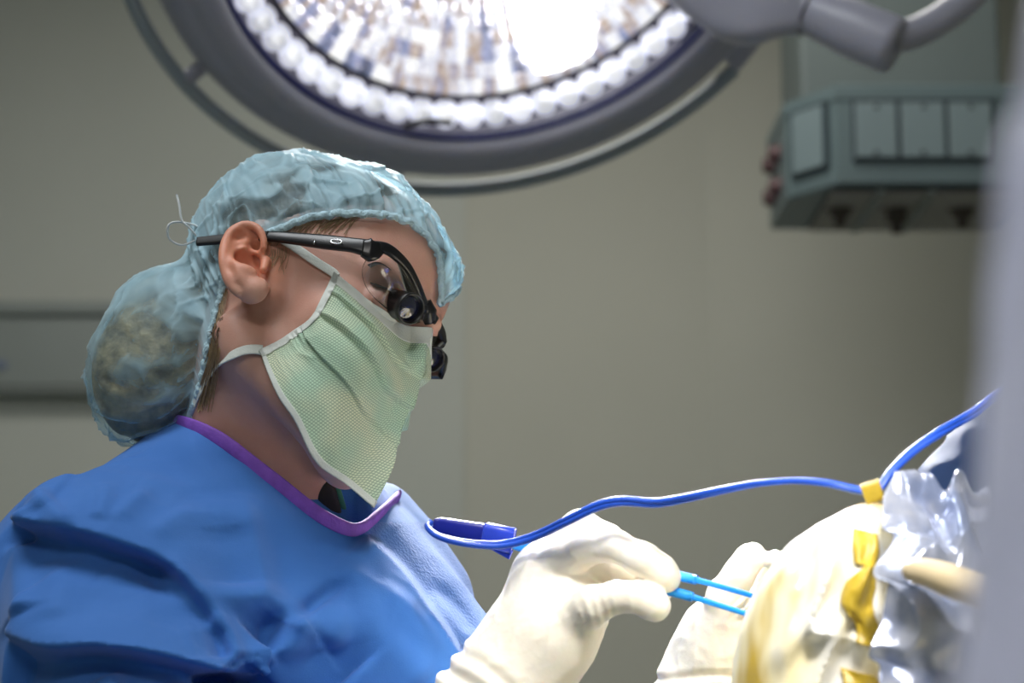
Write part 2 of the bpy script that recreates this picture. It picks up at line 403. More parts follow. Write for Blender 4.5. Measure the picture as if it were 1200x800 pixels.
def lit_facets():
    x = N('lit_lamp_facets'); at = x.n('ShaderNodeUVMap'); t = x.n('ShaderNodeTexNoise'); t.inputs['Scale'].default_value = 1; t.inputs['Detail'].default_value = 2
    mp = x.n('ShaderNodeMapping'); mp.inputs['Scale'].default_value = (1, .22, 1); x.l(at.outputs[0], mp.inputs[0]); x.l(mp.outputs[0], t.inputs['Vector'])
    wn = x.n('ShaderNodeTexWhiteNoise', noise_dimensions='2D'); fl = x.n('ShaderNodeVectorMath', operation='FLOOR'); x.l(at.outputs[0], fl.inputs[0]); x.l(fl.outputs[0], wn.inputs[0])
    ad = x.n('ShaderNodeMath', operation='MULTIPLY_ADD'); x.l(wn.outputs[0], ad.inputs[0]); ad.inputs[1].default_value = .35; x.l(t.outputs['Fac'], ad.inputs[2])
    col = x.ramp(ad.outputs[0], [(.38, (0.05, 0.06, 0.13)), (.50, (0.26, 0.30, 0.52)), (.60, (0.42, 0.29, 0.19)), (.70, (0.62, 0.63, 0.75)), (.84, (1, 1, 1))])  # reflections and dark gaps of the facets are put into the emission
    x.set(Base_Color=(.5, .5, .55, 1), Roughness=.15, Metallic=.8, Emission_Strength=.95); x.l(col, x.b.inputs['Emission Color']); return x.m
def glow(name, col, st, base=(.8, .8, .8), rough=.2):
    x = N(name); x.set(Base_Color=(*base, 1), Roughness=rough, Emission_Color=(*col, 1), Emission_Strength=st); return x.m

M['gown'] = cloth_gown(); M['bib'] = cloth_bib(); M['cap'] = cap_mat(); M['mask'] = mask_mat(); M['hair'] = hair_mat(); M['glove'] = glove_mat()
M['film'] = film_mat(); M['sheet'] = plastic_sheet(); M['facets'] = lit_facets()
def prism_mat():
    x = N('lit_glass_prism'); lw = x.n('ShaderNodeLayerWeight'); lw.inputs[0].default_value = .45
    c = x.ramp(lw.outputs['Facing'], [(0, (1, 1, 1)), (.3, (.60, .62, .74)), (.55, (.85, .85, .95)), (.95, (.30, .32, .45))])  # highlights and darker edges of the glass painted into the emission
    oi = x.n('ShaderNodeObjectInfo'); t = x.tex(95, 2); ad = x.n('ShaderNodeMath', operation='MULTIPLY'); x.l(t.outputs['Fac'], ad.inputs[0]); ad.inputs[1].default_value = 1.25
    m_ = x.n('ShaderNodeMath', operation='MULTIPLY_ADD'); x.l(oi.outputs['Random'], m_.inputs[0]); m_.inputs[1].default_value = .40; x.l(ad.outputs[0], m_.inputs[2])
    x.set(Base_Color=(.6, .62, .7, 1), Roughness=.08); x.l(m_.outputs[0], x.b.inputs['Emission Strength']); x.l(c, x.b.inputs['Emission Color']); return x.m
M['prism'] = prism_mat()
M['rimdark'] = mat('dark_reflector_rim', (0.10, 0.09, 0.11), .25, .1, 20, Metallic=.8)
M['reflect_glow'] = glow('glowing_reflection', (1, .98, .95), 9)  # glow for the imitated reflection in the reflector
M['purple'] = mat('purple_binding', (0.22, 0.08, 0.50), .7, .12, 120, bump=.4, bscale=500)
M['capedge'] = mat('cap_elastic_hem', (0.42, 0.60, 0.68), .8, .1, 200, bump=.8, bscale=500, bdist=.002)
M['white'] = mat('white_nonwoven_tape', (0.66, 0.70, 0.66), .8, .05, 60, bump=.4, bscale=700)
M['tie'] = mat('white_tie_string', (0.72, 0.76, 0.78), .8, .05, 60)
M['cable'] = mat('blue_cable_jacket', (0.02, 0.09, 0.58), .35, .05, 30)
M['plug'] = mat('dark_blue_plug', (0.01, 0.02, 0.30), .35, .1, 30)
M['plug2'] = mat('blue_plug_shell', (0.03, 0.07, 0.60), .3, .1, 30)
M['tine'] = mat('bright_blue_insulation', (0.02, 0.30, 0.85), .3, .08, 30)
M['tape'] = mat('yellow_adhesive_tape', (0.55, 0.38, 0.03), .4, .2, 60, bump=.5, bscale=60, bdist=.003)
M['bluedrape'] = mat('dark_blue_drape', (0.006, 0.035, 0.13), .7, .1, 20)
def translucent_cover():
    x = N('grey_lavender_plastic_cover'); t = x.tex(6, 3); x.l(x.ramp(t.outputs['Fac'], [(.3, (0.70, 0.72, 0.82)), (.7, (0.80, 0.81, 0.90))]), x.b.inputs['Base Color']); x.set(Roughness=.45)
    tr = x.n('ShaderNodeBsdfTranslucent'); tr.inputs[0].default_value = (.75, .77, .88, 1); m1 = x.n('ShaderNodeMixShader'); m1.inputs[0].default_value = .6
    x.l(x.b.outputs[0], m1.inputs[1]); x.l(tr.outputs[0], m1.inputs[2]); x.l(m1.outputs[0], x.out.inputs[0]); return x.m
M['fore'] = translucent_cover()
M['blond'] = mat('fine_blond_hair', (0.30, 0.21, 0.11), .5, .25, 300)
M['beige'] = mat('beige_tube', (0.72, 0.58, 0.36), .5, .05, 30)
M['green'] = mat('green_cloth', (0.05, 0.22, 0.14), .8, .05, 30)
M['lensglass'] = clear('clear_lens', (.95, .97, 1), .03)
M['loupeglass'] = mat('coated_loupe_glass', (0.010, 0.012, 0.035), .04, .05, 30, Coat_Weight=1.0)
M['lash'] = mat('dark_lashes', (0.03, 0.02, 0.015), .6, .1, 50)

# ------------------------------------------------------------------ the room
RX0, RX1, RY0, RY1, RZ = -3.0, 2.6, -2.4, 4.6, 3.05
xj = (835 - 600) / FPX * 4.6
def struct(name, vf, m): return tag(mk(name, *vf, m, None, False), kind='structure')
struct('floor', box((RX0, RY0, -.1), (RX1, RY1, 0)), M['floor'])
struct('ceiling', box((RX0, RY0, RZ), (RX1, RY1, RZ + .1)), M['ceiling'])
struct('wall_back', box((RX0, RY1, 0), (xj, RY1 + .1, RZ)), M['wall'])
ang = math.radians(16); qx = RX1 + .1; qy = RY1 - (qx - xj) * math.tan(ang)
struct('wall_back_right', hull_prism([[(xj, RY1, z), (qx, qy, z), (qx, qy + .1, z), (xj, RY1 + .1, z)] for z in (0, RZ)]), M['wall'])
struct('wall_left', box((RX0 - .1, RY0, 0), (RX0, RY1, RZ)), M['wall'])
struct('wall_right', box((RX1, RY0, 0), (RX1 + .1, qy, RZ)), M['wall'])
struct('wall_front', box((RX0, RY0 - .1, 0), (RX1, RY0, RZ)), M['wall'])
yw = RY1
def wx(px, y=None): return (px - 600) / FPX * 4.68
def wz(py, y=None): return 1.15 + (yw) * math.tan(PITCH + math.atan((400 - py) / FPX))
xs = wx(545)
struct('trim_1', box((wx(-500), yw - .012, 0), (xs, yw, RZ)), M['wall_joint'])
# equipment rail on the back wall, left
z1, z0 = wz(360), wz(463)
t = empty('wall_rail_channel', ((wx(-120) + wx(215)) / 2, yw - .03, z0))
tag(t, 'grey horizontal equipment channel on the wall behind the hair cap', 'wall channel')
mk('channel_body', *box((wx(-160), yw - .06, z0 + .012), (wx(215), yw, z1 - .03), .004), M['rail'], t)
mk('upper_edge', *box((wx(-160), yw - .075, z1 - .028), (wx(215), yw, z1), .004), M['rail'], t)
mk('lower_edge', *box((wx(-160), yw - .068, z0 - .006), (wx(215), yw, z0 + .010), .003), M['rail_dark'], t)
mk('blue_grey_marker', *box((wx(-40), yw - .066, wz(437)), (wx(18), yw - .055, wz(428)), .002), M['blue_mark'], t)

# ------------------------------------------------------------------ ceiling supply pendant
def fy(px, py, y):
    """point on the vertical plane Y=y seen at (px, py)"""
    dy = FW[1] + UP[1] * ((400 - py) / FPX); d = y / dy; return W(px, py, d)
pen = empty('ceiling_supply_pendant', fy(1080, 215, 3.65))
tag(pen, 'grey boxy supply pendant with blank socket plates hanging at upper right', 'supply pendant')
Y0, Y1 = 3.5, 3.84
zb = fy(1000, 216, Y0)[2]; zt = fy(1000, 98, Y0)[2]
xa = fy(981, 160, Y0)[0]; xb = fy(1230, 160, Y0)[0]; xc = fy(921, 150, Y0 + .10)[0]; xd = fy(903, 268, Y1)[0]
plan = [(xa, Y0), (xb, Y0), (xb, Y1), (xd, Y1), (xc, Y0 + .11)]
def ins(p, k):
    c = np.mean(p, 0); return [(c[0] + (q[0] - c[0]) * k, c[1] + (q[1] - c[1]) * k) for q in p]
mk('housing', *hull_prism([[(*q, z) for q in pl] for z, pl in ((zb, ins(plan, .985)), (zb + .004, plan), (zt - .03, plan), (zt - .026, ins(plan, 1.015)), (zt - .004, ins(plan, 1.015)), (zt, ins(plan, .97)))]), M['pend'], pen, False)
mk('column', *box((fy(937, 60, Y0 + .1)[0], Y0 + .09, zt - .002), (fy(1171, 60, Y0 + .1)[0], Y0 + .36, RZ), .008), M['pend_col'], pen, False)
def plate_on(px0, px1, py0, py1):
    a = fy(px0, py1, Y0); b = fy(px1, py0, Y0)
    fr = mk('socket_frame', *box((a[0] - .006, Y0 - .004, a[2] - .008), (b[0] + .006, Y0 + .002, b[2] + .008), .0015), M['pend_dark'], pen, False)
    mk('socket_plate', *box((a[0], Y0 - .008, a[2]), (b[0], Y0 - .003, b[2]), .0015), M['pend_plate'], fr, False)
    for py in (py0 + 5, py1 - 5):
        c = fy((px0 + px1) / 2, py, Y0); mk('screw', *lathe(np.array([c[0], Y0 - .008, c[2]]), (0, -1, 0), [(0, .0015), (.004, .0012), (.0045, 0)], 16), M['pend_dark'], fr)
for a, b in ((1003, 1049), (1057, 1105), (1113, 1160)): plate_on(a, b, 121, 185)
# plate on the chamfered corner
ca = np.array([xc, Y0 + .11, 0]); cb = np.array([xa, Y0, 0]); ex = nrm(cb - ca); en = nrm(np.cross(ex, [0, 0, 1])); L = np.linalg.norm(cb - ca); mid = (ca + cb) / 2
fr = mk('socket_frame', *obox(mid + [0, 0, (zb + zt) / 2 + .004] + en * .001, ex * L * .36, en * .004, np.array([0, 0, .060]), .08), M['pend_dark'], pen, False)
mk('socket_plate', *obox(mid + [0, 0, (zb + zt) / 2 + .004] + en * .006, ex * L * .29, en * .003, np.array([0, 0, .053]), .08), M['pend_plate'], fr, False)
# ports on the left end
la = np.array([xd, Y1, 0]); lb = np.array([xc, Y0 + .11, 0]); ey = nrm(lb - la); em = nrm(np.cross(ey, [0, 0, 1]))
for k, (u, z) in enumerate(((.28, .045), (.62, .045), (.28, .105), (.62, .105))):
    c = la + (lb - la) * u + [0, 0, zb + z]
    mk('gas_port', *lathe(c, em, [(0, .020), (.012, .020), (.014, .017), (.016, .004), (.022, 0), (.022, -.002)], 20), M['redknob'], pen)
# grille and hose connectors underneath
fr = mk('underside_grille', *box((fy(962, 217, Y0)[0] + .02, Y0 + .012, zb - .004), (xb - .03, Y1 - .03, zb + .002)), M['pend_dark'], pen, False)
for k in range(8):
    y = Y0 + .03 + k * .037; mk('grille_slat', *box((fy(962, 217, Y0)[0] + .022, y, zb - .010), (xb - .034, y + .022, zb - .003), .002), M['slat'], fr, False)
for px in (1020, 1078): 
    x = fy(px, 240, Y0 + .15)[0]; mk('divider', *box((x - .012, Y0 + .014, zb - .014), (x + .004, Y1 - .034, zb - .004), .002), M['rail_dark'], fr, False)
for px, dz in ((984, .02), (1050, .032), (1127, .022)):
    c = fy(px, 238, Y0 + .14); c[2] = zb
    mk('hose_connector', *lathe(c, (0, 0, -1), [(0, -.005), (.026, -.005), (.026, .010), (.019, .012), (.019, dz), (.010, dz + .004), (.010, dz + .02), (0, dz + .021)], 24), M['brass'], pen)

# ------------------------------------------------------------------ operating lamp
n = LAMP_N / np.linalg.norm(LAMP_N); lc = LAMP_C
lamp = empty('operating_lamp', lc - n * .1)
tag(lamp, 'large round lit operating lamp over the masked surgeon', 'operating lamp')
lu = nrm(np.cross(n, (0.3, 1, .2))); lv = np.cross(n, lu)
def lpt(px, py, h):
    """point of the lamp plane (offset h) on the sight line of (px, py)"""
    r = nrm(W(px, py, 1) - CAM); t = ((lc + n * h - CAM) @ n) / (r @ n); return CAM + r * t
mk('housing', *lathe(lc, n, [(.333, -.012), (.334, .004), (.342, .012), (.352, .013), (.368, .008), (.374, .001), (.380, .0), (.398, -.012), (.409, -.034), (.413, -.058), (.410, -.082), (.395, -.11), (.36, -.14), (.28, -.175), (.16, -.20), (.0001, -.21)], 192), M['lampgrey'], lamp)
mk('gasket', *lathe(lc, n, [(.3295, -.006), (.3335, -.008), (.3335, .003), (.332, .005), (.3295, .003)], 160), M['navy'], lamp)
# faceted reflector: every facet a slightly hollow pane
nr, na = 15, 84; V = []; F = []; UV = []
def dish(r): return -.115 + .095 * (r / .29) ** 2
for i in range(nr):
    r0, r1 = .035 + .249 * i / nr, .035 + .249 * (i + 1) / nr
    for j in range(na):
        a0, a1 = 2 * np.pi * j / na, 2 * np.pi * (j + 1) / na
        b = len(V); sub = 3
        for p in range(sub + 1):
            for q in range(sub + 1):
                r = r0 + (r1 - r0) * p / sub; a = a0 + (a1 - a0) * q / sub
                bulge = .0035 * (1 - (2 * p / sub - 1) ** 2) * (1 - (2 * q / sub - 1) ** 2) + .002 * (1 - (2 * p / sub - 1) ** 2)
                V.append(lc + r * (np.cos(a) * lu + np.sin(a) * lv) + n * (dish(r) + bulge)); UV.append((j + .5 + .9 * (q / sub - .5), i + .5 + .9 * (p / sub - .5)))
        for p in range(sub):
            for q in range(sub):
                k = b + p * (sub + 1) + q; F.append((k, k + sub + 1, k + sub + 2, k + 1))
mk('faceted_reflector', V, F, M['facets'], lamp, True, UV)
mk('reflector_rim', *lathe(lc, n, [(.283, -.03), (.288, -.026), (.295, -.028), (.300, -.035), (.328, -.035), (.328, -.02)], 160), M['rimdark'], lamp)
# ring of pressed glass prisms, one mesh shared by the copies
pv, pf = lathe(np.zeros(3), (0, 0, 1), [(.0001, .016), (.003, .0155), (.0045, .0125), (.006, .0135), (.0095, .010), (.0125, .004), (.0135, -.004), (.012, -.01)], 20)
pv = pv * [1.25, 1.38, 1.15]
pm = None
npr = 62
for k in range(npr):
    a = 2 * np.pi * (k + .4) / npr; er = np.cos(a) * lu + np.sin(a) * lv; et = -np.sin(a) * lu + np.cos(a) * lv
    c = lc + er * .3125 - n * .022
    if pm is None:
        o = mk('glass_prism', pv, pf, M['prism'], None, origin=(0, 0, 0)); pm = o.data
    else:
        o = bpy.data.objects.new('glass_prism', pm); SC.collection.objects.link(o)
    o.parent = lamp; Mx = Matrix(np.stack([et, er, n], 1).tolist()).to_4x4(); Mx.translation = Vector(c - ORG[lamp.name]); o.matrix_local = Mx
# added glowing plate imitating the lamp's reflected light inside the reflector
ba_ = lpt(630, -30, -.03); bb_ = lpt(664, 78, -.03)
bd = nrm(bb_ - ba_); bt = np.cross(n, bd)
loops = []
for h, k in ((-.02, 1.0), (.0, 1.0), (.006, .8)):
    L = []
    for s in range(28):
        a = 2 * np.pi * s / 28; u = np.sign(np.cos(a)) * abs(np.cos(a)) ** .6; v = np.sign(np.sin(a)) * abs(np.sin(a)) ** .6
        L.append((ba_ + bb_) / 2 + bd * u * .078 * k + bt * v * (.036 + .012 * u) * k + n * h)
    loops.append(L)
mk('glowing_reflection_plate', *hull_prism(loops), M['reflect_glow'], lamp)
# small dark clip on the glass
ca_ = lpt(474, 150, .002); cb_ = lpt(528, 143, .002)
path = spline([ca_, ca_ * .75 + cb_ * .25 + n * .003 + lv * 0, cb_], 12)
path[:, :] += n * .004
cl = [lpt(x, y, .006) for x, y in ((473, 150), (486, 145), (505, 142), (529, 144))]
mk('dark_clip', *tube(spline(cl, 16), 1, 10, flat=(.0035, .003), upv=n), M['blackmatte'], lamp)
# hand rail around the housing
def railpt(a, r=.44, h=-.04): return lc + r * (np.cos(a) * lu + np.sin(a) * lv) + n * h
def ang_at(px, py, h=-.04):
    p = lpt(px, py, h) - lc - n * h; return math.atan2(p @ lv, p @ lu)
aL, aR = ang_at(120, -100), ang_at(860, 80)
if aR < aL and (aL - aR) > np.pi: aR += 2 * np.pi
if aL < aR and (aR - aL) > np.pi: aL += 2 * np.pi
rail_ = np.array([railpt(a) for a in np.linspace(aL, aR, 120)])
mk('hand_rail', *tube(rail_, 1, 12, flat=(.0065, .009), upv=n), M['lamprail'], lamp)
for px, py in ((466, 200), (215, 95)):
    a = ang_at(px, py); mk('rail_strut', *tube([railpt(a, .385, -.05), railpt(a, .44, -.04)], 1, 12, flat=(.007, .009), upv=n), M['lampgrey'], lamp)
a = ang_at(712, 150)
for da in (-.012, .02): mk('rail_screw', *tube([railpt(a + da, .40, -.045), railpt(a + da, .421, -.05)], .0022, 8), M['brass'], lamp)
# yoke, joint and arm
d0 = 2.46
yp = [(770, -60), (800, 66), (822, 76), (850, 71), (862, 84), (870, 79), (903, 38), (930, 42), (950, 34), (962, -20), (930, -90)]
def lsh(h, k=1.0):
    c = np.mean([lpt(x, y, h) for x, y in yp], 0); return [c + (lpt(x, y, h) - c) * k for x, y in yp]
mk('rail_bracket', *hull_prism([lsh(-.075, .97), lsh(-.068), lsh(-.03), lsh(-.022, .97)][::-1]), M['lampgrey'], lamp, False)
yk = [W(815, -60, d0 + .05), W(862, 5, d0 + .03), W(905, 10, d0 + .02), W(955, 5, d0 + .02)]
mk('yoke', *tube(spline(yk, 30), np.interp(np.linspace(0, 1, 30), [0, .45, .8, 1], [.07, .045, .032, .026]), 28, flat=(1, .8), upv=UP), M['lampgrey'], lamp)
k0, k1 = W(948, 12, d0 + .02), W(1052, 56, d0 - .02); kx = nrm(k1 - k0); kl = np.linalg.norm(k1 - k0)
kn = mk('joint_housing', *lathe(k0, kx, [(.0001, -.01), (.026, -.01), (.028, 0), (.029, .004), (.030, kl * .25), (.033, kl * .45), (.034, kl * .9), (.031, kl * .98), (.0001, kl)], 48), M['lampgrey'], lamp)
mk('joint_ring', *lathe(k0 + kx * .003, kx, [(.0285, -.0012), (.0308, -.0012), (.0308, .0012), (.0285, .0012)], 48), M['black'], kn)
sb = (k0 + k1) / 2 - UP * .033; mk('set_screw', *lathe(sb, -UP, [(.0001, .003), (.004, .003), (.005, 0), (.005, -.004)], 16), M['blackmatte'], kn)
arm_pts = [W(1038, 46, d0 - .02), W(1072, 38, d0), W(1108, 18, d0 + .02), W(1140, -10, d0 + .04), W(1200, -90, d0 + .06), W(1240, -180, d0 + .08)]
arm_pts.append(np.array([arm_pts[-1][0] + .02, arm_pts[-1][1], RZ]))
mk('arm', *tube(spline(arm_pts, 70), .0185, 24), M['lampgrey'], lamp)

# ------------------------------------------------------------------ the surgeon: head and body
def mir(Q): return np.stack([Q[..., 0], np.abs(Q[..., 1]), Q[..., 2]], -1)
NB = toL(W(284, 612, 1.50))                          # base of the neck
ST = toL(W(372, 604, 1.47))                          # where the neck muscle meets the breastbone
def skull_mm(Q):
    d = ell(Q, (0, 0, 46), (90, 73, 80))
    d = smin(d, ell(Q, (38, 0, 2), (50, 56, 76)), 20)
    return smin(d, ell(Q, (47, 0, 58), (43, 51, 39)), 12)
def head_mm(Q):
    A = mir(Q)
    d = skull_mm(Q)
    d = smin(d, rc(A, (10, 50, -50), (78, 13, -88), 14, 14), 22)
    d = smin(d, sph(A, np.array([58, 46, -12]), 17), 18)
    d = smin(d, rc(A, (92, 10, 31), (71, 49, 33), 6.0, 7), 10)
    d = smax(d, -ell(A, (98, 33, 13), (15, 17, 12)), 12)
    d = smin(d, ell(A, (75, 33, 13), (13.5, 15.5, 12.5)), 3)
    d = smin(d, rc(A, (88, 20, 12), (79, 49, 8), 2.0, 1.6), 2.5)          # lower edge of the closed lid
    d = smin(d, rc(Q, (88, 0, 22), (99, 0, -8), 6.0, 7.5), 10)
    d = smin(d, sph(A, np.array([92, 10, -12]), 6), 6)
    d = smin(d, ell(Q, (82, 0, -50), (10, 24, 14)), 12)
    d = smin(d, sph(Q, np.array([76, 0, -86]), 16), 12)
    d = smin(d, rc(Q, e2(505, 330, -66), e2(475, 600, -63), 9, 9), 14)       # cheek in front of the ear
    nk = rc(Q, (-10, 0, -25), NB, 50, 52)
    nk = smin(nk, rc(Q, (-6, -56, -38), ST, 10, 10), 24)
    return smin(d, nk, 22)
def e2(zx, zy, yl):
    """point of the ear from the enlarged crop of the picture"""
    return onY(230 + zx / 5.714, 240 + zy / 5.714, yl)
def seg(Q, pts, rs, k=2.0):
    d = None
    for a, b, r1, r2 in zip(pts[:-1], pts[1:], rs[:-1], rs[1:]):
        e = rc(Q, a, b, r1, r2); d = e if d is None else smin(d, e, k)
    return d
helix = [e2(*p) for p in ((425, 335, -79), (452, 285, -83), (448, 225, -85), (425, 172, -87), (375, 138, -89), (312, 135, -91), (250, 168, -93), (205, 225, -94), (182, 300, -95), (180, 380, -95), (198, 460, -93), (232, 530, -91), (285, 590, -88))]
anti = [e2(*p) for p in ((330, 262, -85), (262, 285, -87), (228, 335, -89), (238, 395, -91), (285, 430, -91), (340, 440, -90), (380, 462, -88))]
crus = [e2(*p) for p in ((250, 300, -86), (335, 300, -83), (425, 330, -80))]
plate = [e2(*p) for p in ((400, 220, -79), (270, 230, -86), (250, 360, -87), (290, 490, -87), (370, 560, -84))]
lobe = e2(365, 565, -86); tragus = e2(462, 405, -83); conc = e2(345, 372, -87); canal = e2(425, 440, -83); notch = e2(428, 478, -84); scapha = e2(300, 205, -90); scaph2 = e2(208, 360, -96)
def ear_mm(Q, base):
    d = seg(Q, plate, (5, 7, 8, 8, 7), 8)
    d = smin(d, rc(Q, e2(330, 300, -72), e2(330, 480, -72), 9, 10), 8)
    d = smin(d, base, 5)
    d = smin(d, ell(Q, lobe + np.array([0, 3.5, 1]), (7.5, 3.0, 8.5)), 9)
    d = smin(d, rc(Q, lobe + np.array([2, 4, 2]), e2(430, 560, -75), 4, 4), 8)
    d = smax(d, -rc(Q, e2(290, 205, -93), e2(405, 225, -88), 5.0, 4.2), 3)
    d = smax(d, -rc(Q, e2(300, 205, -93), e2(203, 350, -99), 5.0, 3.4), 3)
    d = smax(d, -rc(Q, e2(203, 350, -99), e2(235, 470, -98), 3.4, 2.4), 3)
    d = smax(d, -ell(Q, conc + np.array([1, -1, -1]), (12, 11, 9.5)), 3)
    d = smax(d, -rc(Q, e2(395, 390, -87), e2(418, 445, -85), 4.6, 3.2), 2.5)
    d = smax(d, -rc(Q, e2(424, 470, -85), e2(430, 490, -85), 2.4, 1.8), 2)
    d = smin(d, seg(Q, helix, np.interp(np.linspace(0, 1, 30), [0, .15, .5, .8, 1], [1.5, 2.0, 2.5, 2.6, 3.0]), 2), 2.2)
    d = smin(d, seg(Q, anti, np.interp(np.linspace(0, 1, 16), [0, .3, .7, 1], [1.6, 2.4, 2.7, 2.2]), 2), 3.5)
    d = smin(d, seg(Q, crus, (1.6, 1.8, 1.6), 2), 2.5)
    d = smin(d, rc(Q, e2(466, 375, -77.5), e2(452, 432, -79.5), 3.2, 2.6), 5); d = smin(d, sph(Q, e2(366, 458, -86.5), 2.6), 4)
    return d
EC = e2(310, 380, -86); helix = spline(np.array(helix), 30); anti = spline(np.array(anti), 16) - np.array([0, 1.8, 0])
def body_fn(P):
    Q = toL(P); d = head_mm(Q)
    return d / 1000
def ear_fn(P):
    Q = toL(P); return ear_mm(Q, head_mm(Q) + .35) / 1000
c_ = toW([[x, y, z] for x in (-95, 125) for y in (-80, 80) for z in (-125, 132)]); c_ = np.concatenate([c_, [toW(NB) - .06, toW(NB) + .06]])
hv, hf = surface_nets(body_fn, c_.min(0) - .004, c_.max(0) + .004, .0022)
ec = toW([EC + np.array([x, y, z]) for x in (-26, 34) for y in (-18, 16) for z in (-46, 36)])
ev, ef = surface_nets(ear_fn, ec.min(0), ec.max(0), .0008)
ql = toL(ev); keep = ((ql - EC > [-25.2, -30, -48]) & (ql - EC < [33.2, 15.2, 40])).all(1)
# torso, arms and legs inside the clothes
TR = W(268, 610, 1.50)
SHN, SHF = W(105, 700, 1.41), W(430, 740, 1.66)
ELN, ELF = W(170, 960, 1.26), W(560, 960, 1.56)
WRN, WRF = W(530, 900, 1.318), W(815, 830, 1.44)
HIP = np.array([-.20, 1.50, .82])
def torso_fn(P):
    d = rc(P, TR, TR + (HIP - TR) * .45, .055, .10)
    d = smin(d, rc(P, TR + (HIP - TR) * .4, HIP, .10, .13), .06)
    d = smin(d, rc(P, SHN, SHF, .045, .045), .05)
    for s, e, w_ in ((SHN, ELN, WRN), (SHF, ELF, WRF)):
        d = smin(d, rc(P, s, e, .034, .028), .02); d = smin(d, rc(P, e, w_, .028, .024), .02)
    for sx in (-.09, .09):
        h = HIP + [sx, 0, -.05]; kn = np.array([h[0], h[1] - .02, .48]); an = np.array([h[0], h[1] + .02, .09])
        d = smin(d, rc(P, h, kn, .085, .055), .04); d = smin(d, rc(P, kn, an, .052, .036), .02); d = smin(d, rc(P, an + [0, .02, -.045], an + [0.06, -.15, -.055], .04, .032), .02)
    return d
tv, tf = surface_nets(torso_fn, (-.55, 1.0, 0), (.35, 1.9, 1.32), .009, 1)
kp = set(np.nonzero(keep)[0].tolist()); ef = [f for f in ef if all(int(i) in kp for i in f)]
V, F = join((hv, hf), (ev, ef), (tv, tf))
person = mk('person', V, F, skin())
tag(person, 'masked surgeon in blue gown and hair cap looking down through magnifying glasses at the operation', 'person')

# ------------------------------------------------------------------ hair and hair cap
def cap_mm(Q, g=0.0):
    d = np.minimum(ell(Q, (0, 0, 48), (92 + g, 78 + g, 84 + g)), skull_mm(Q) - 4.5 - g)
    d = smin(d, ell(Q, (-42, 0, 70), (64 + g, 66 + g, 62 + g)), 25)
    d = smin(d, ell(Q, (-88, -4, -44), (50 + g, 52 + g, 66 + g)), 22)
    return smin(d, ell(Q, (-88, -2, -20), (44 + g, 50 + g, 44 + g)), 14)
cap_fn = lambda P: cap_mm(toL(P)) / 1000
edge_px = [(517, 352), (518, 320), (509, 288), (495, 270), (471, 257), (435, 250.5), (407, 250), (365, 254), (333, 266), (303, 276), (276, 292), (264, 318), (257, 345), (247, 375), (241, 400), (238, 425), (232, 455), (222, 485), (205, 512), (185, 545)]
EP = toL(cast(lambda P: np.minimum(cap_fn(P), body_fn(P) - .003), edge_px))
near = EP[EP[:, 1] < 0]
far = near[::-1] * [1, -1, 1]
front_mid = (near[0] + far[-1]) / 2 + [3, 0, 0]
edge = np.concatenate([[front_mid], near, [(near[-1] + far[0]) / 2 + [-6, 0, -6]], far])
NS, NT = 480, 160
KC = np.array([-38., 0, 32]); pole = nrm([-.7, 0, .72])
E_ = spline(edge, NS, True); ed = (E_ - KC); ed /= np.linalg.norm(ed, axis=1)[:, None]
om = np.arccos(np.clip(ed @ pole, -1, 1)); tt = 1 - (1 - np.linspace(0.004, 1, NT)) ** 1.25
def slerp(t):
    return (np.sin((1 - t)[None, :, None] * om[:, None, None]) * pole + np.sin(t[None, :, None] * om[:, None, None]) * ed[:, None]) / np.sin(om)[:, None, None]
D_ = slerp(tt); rr_ = np.arange(30, 190, 2.0); R_ = np.zeros(D_.shape[:2]); prev = None
for r in rr_:
    s = cap_mm(KC + D_ * r)
    if prev is not None:
        x = (prev < 0) & (s >= 0); R_ = np.where(x, r - 2 * s / np.maximum(s - prev, 1e-6), R_)
    prev = s
ss = np.linspace(0, 1, NS, endpoint=False)[:, None] * np.ones(NT); T2 = np.ones((NS, 1)) * tt[None]
ca2, sa2 = np.cos(2 * np.pi * ss), np.sin(2 * np.pi * ss)
Q0 = KC + D_ * R_[..., None]
gat = ridged(np.stack([ca2 * 11, sa2 * 11, T2 * 1.2 + 3], -1), 2, 5)
env = np.exp(-(1 - T2) / .28)
Qw = Q0 + 14 * np.stack([noise(Q0 / 34, 9), noise(Q0 / 34, 10), noise(Q0 / 34, 12)], -1)
cr = (1 - np.abs(noise(Qw / [40, 26, 30], 11)) * 3.4); cr2 = (1 - np.abs(noise(Qw / [24, 17, 20] + 5, 13)) * 3.2)
crump = np.maximum(cr, -.6) + .6 * np.maximum(cr2, -.6)
big = fbm(Q0 / 40, 2, 21)
mid_ = np.exp(-((1 - T2) / .5) ** 2)
bun_ = smooth(20, -30, Q0[..., 2]) * smooth(-40, -75, Q0[..., 0])
def thin(n, k=3.2): return np.clip(1 - k * np.abs(n), 0, 1) ** 1.6
wv_ = np.stack([noise(Q0 / 30, 51), noise(Q0 / 30, 52), noise(Q0 / 22, 53)], -1)
radA = thin(noise(np.stack([ca2 * 8 + .5 * wv_[..., 0], sa2 * 8 + .5 * wv_[..., 1], T2 * 2.0 + .5 * wv_[..., 2]], -1), 15))
radB = thin(noise(np.stack([ca2 * 17 + .6 * wv_[..., 1], sa2 * 17 + .6 * wv_[..., 0], T2 * 3.0], -1), 16), 2.8)
webc = thin(noise(Q0 / [26, 20, 22] + .7 * wv_, 17), 4.5)
hemz = np.exp(-((1 - T2) / .45) ** 2)
disp = env * gat * 1.8 + radA * (1.0 + 2.6 * hemz) + radB * 2.2 * hemz + webc * (1.6 + .8 * bun_) + big * 2.6 + .4
disp *= smooth(0, .05, 1 - T2)
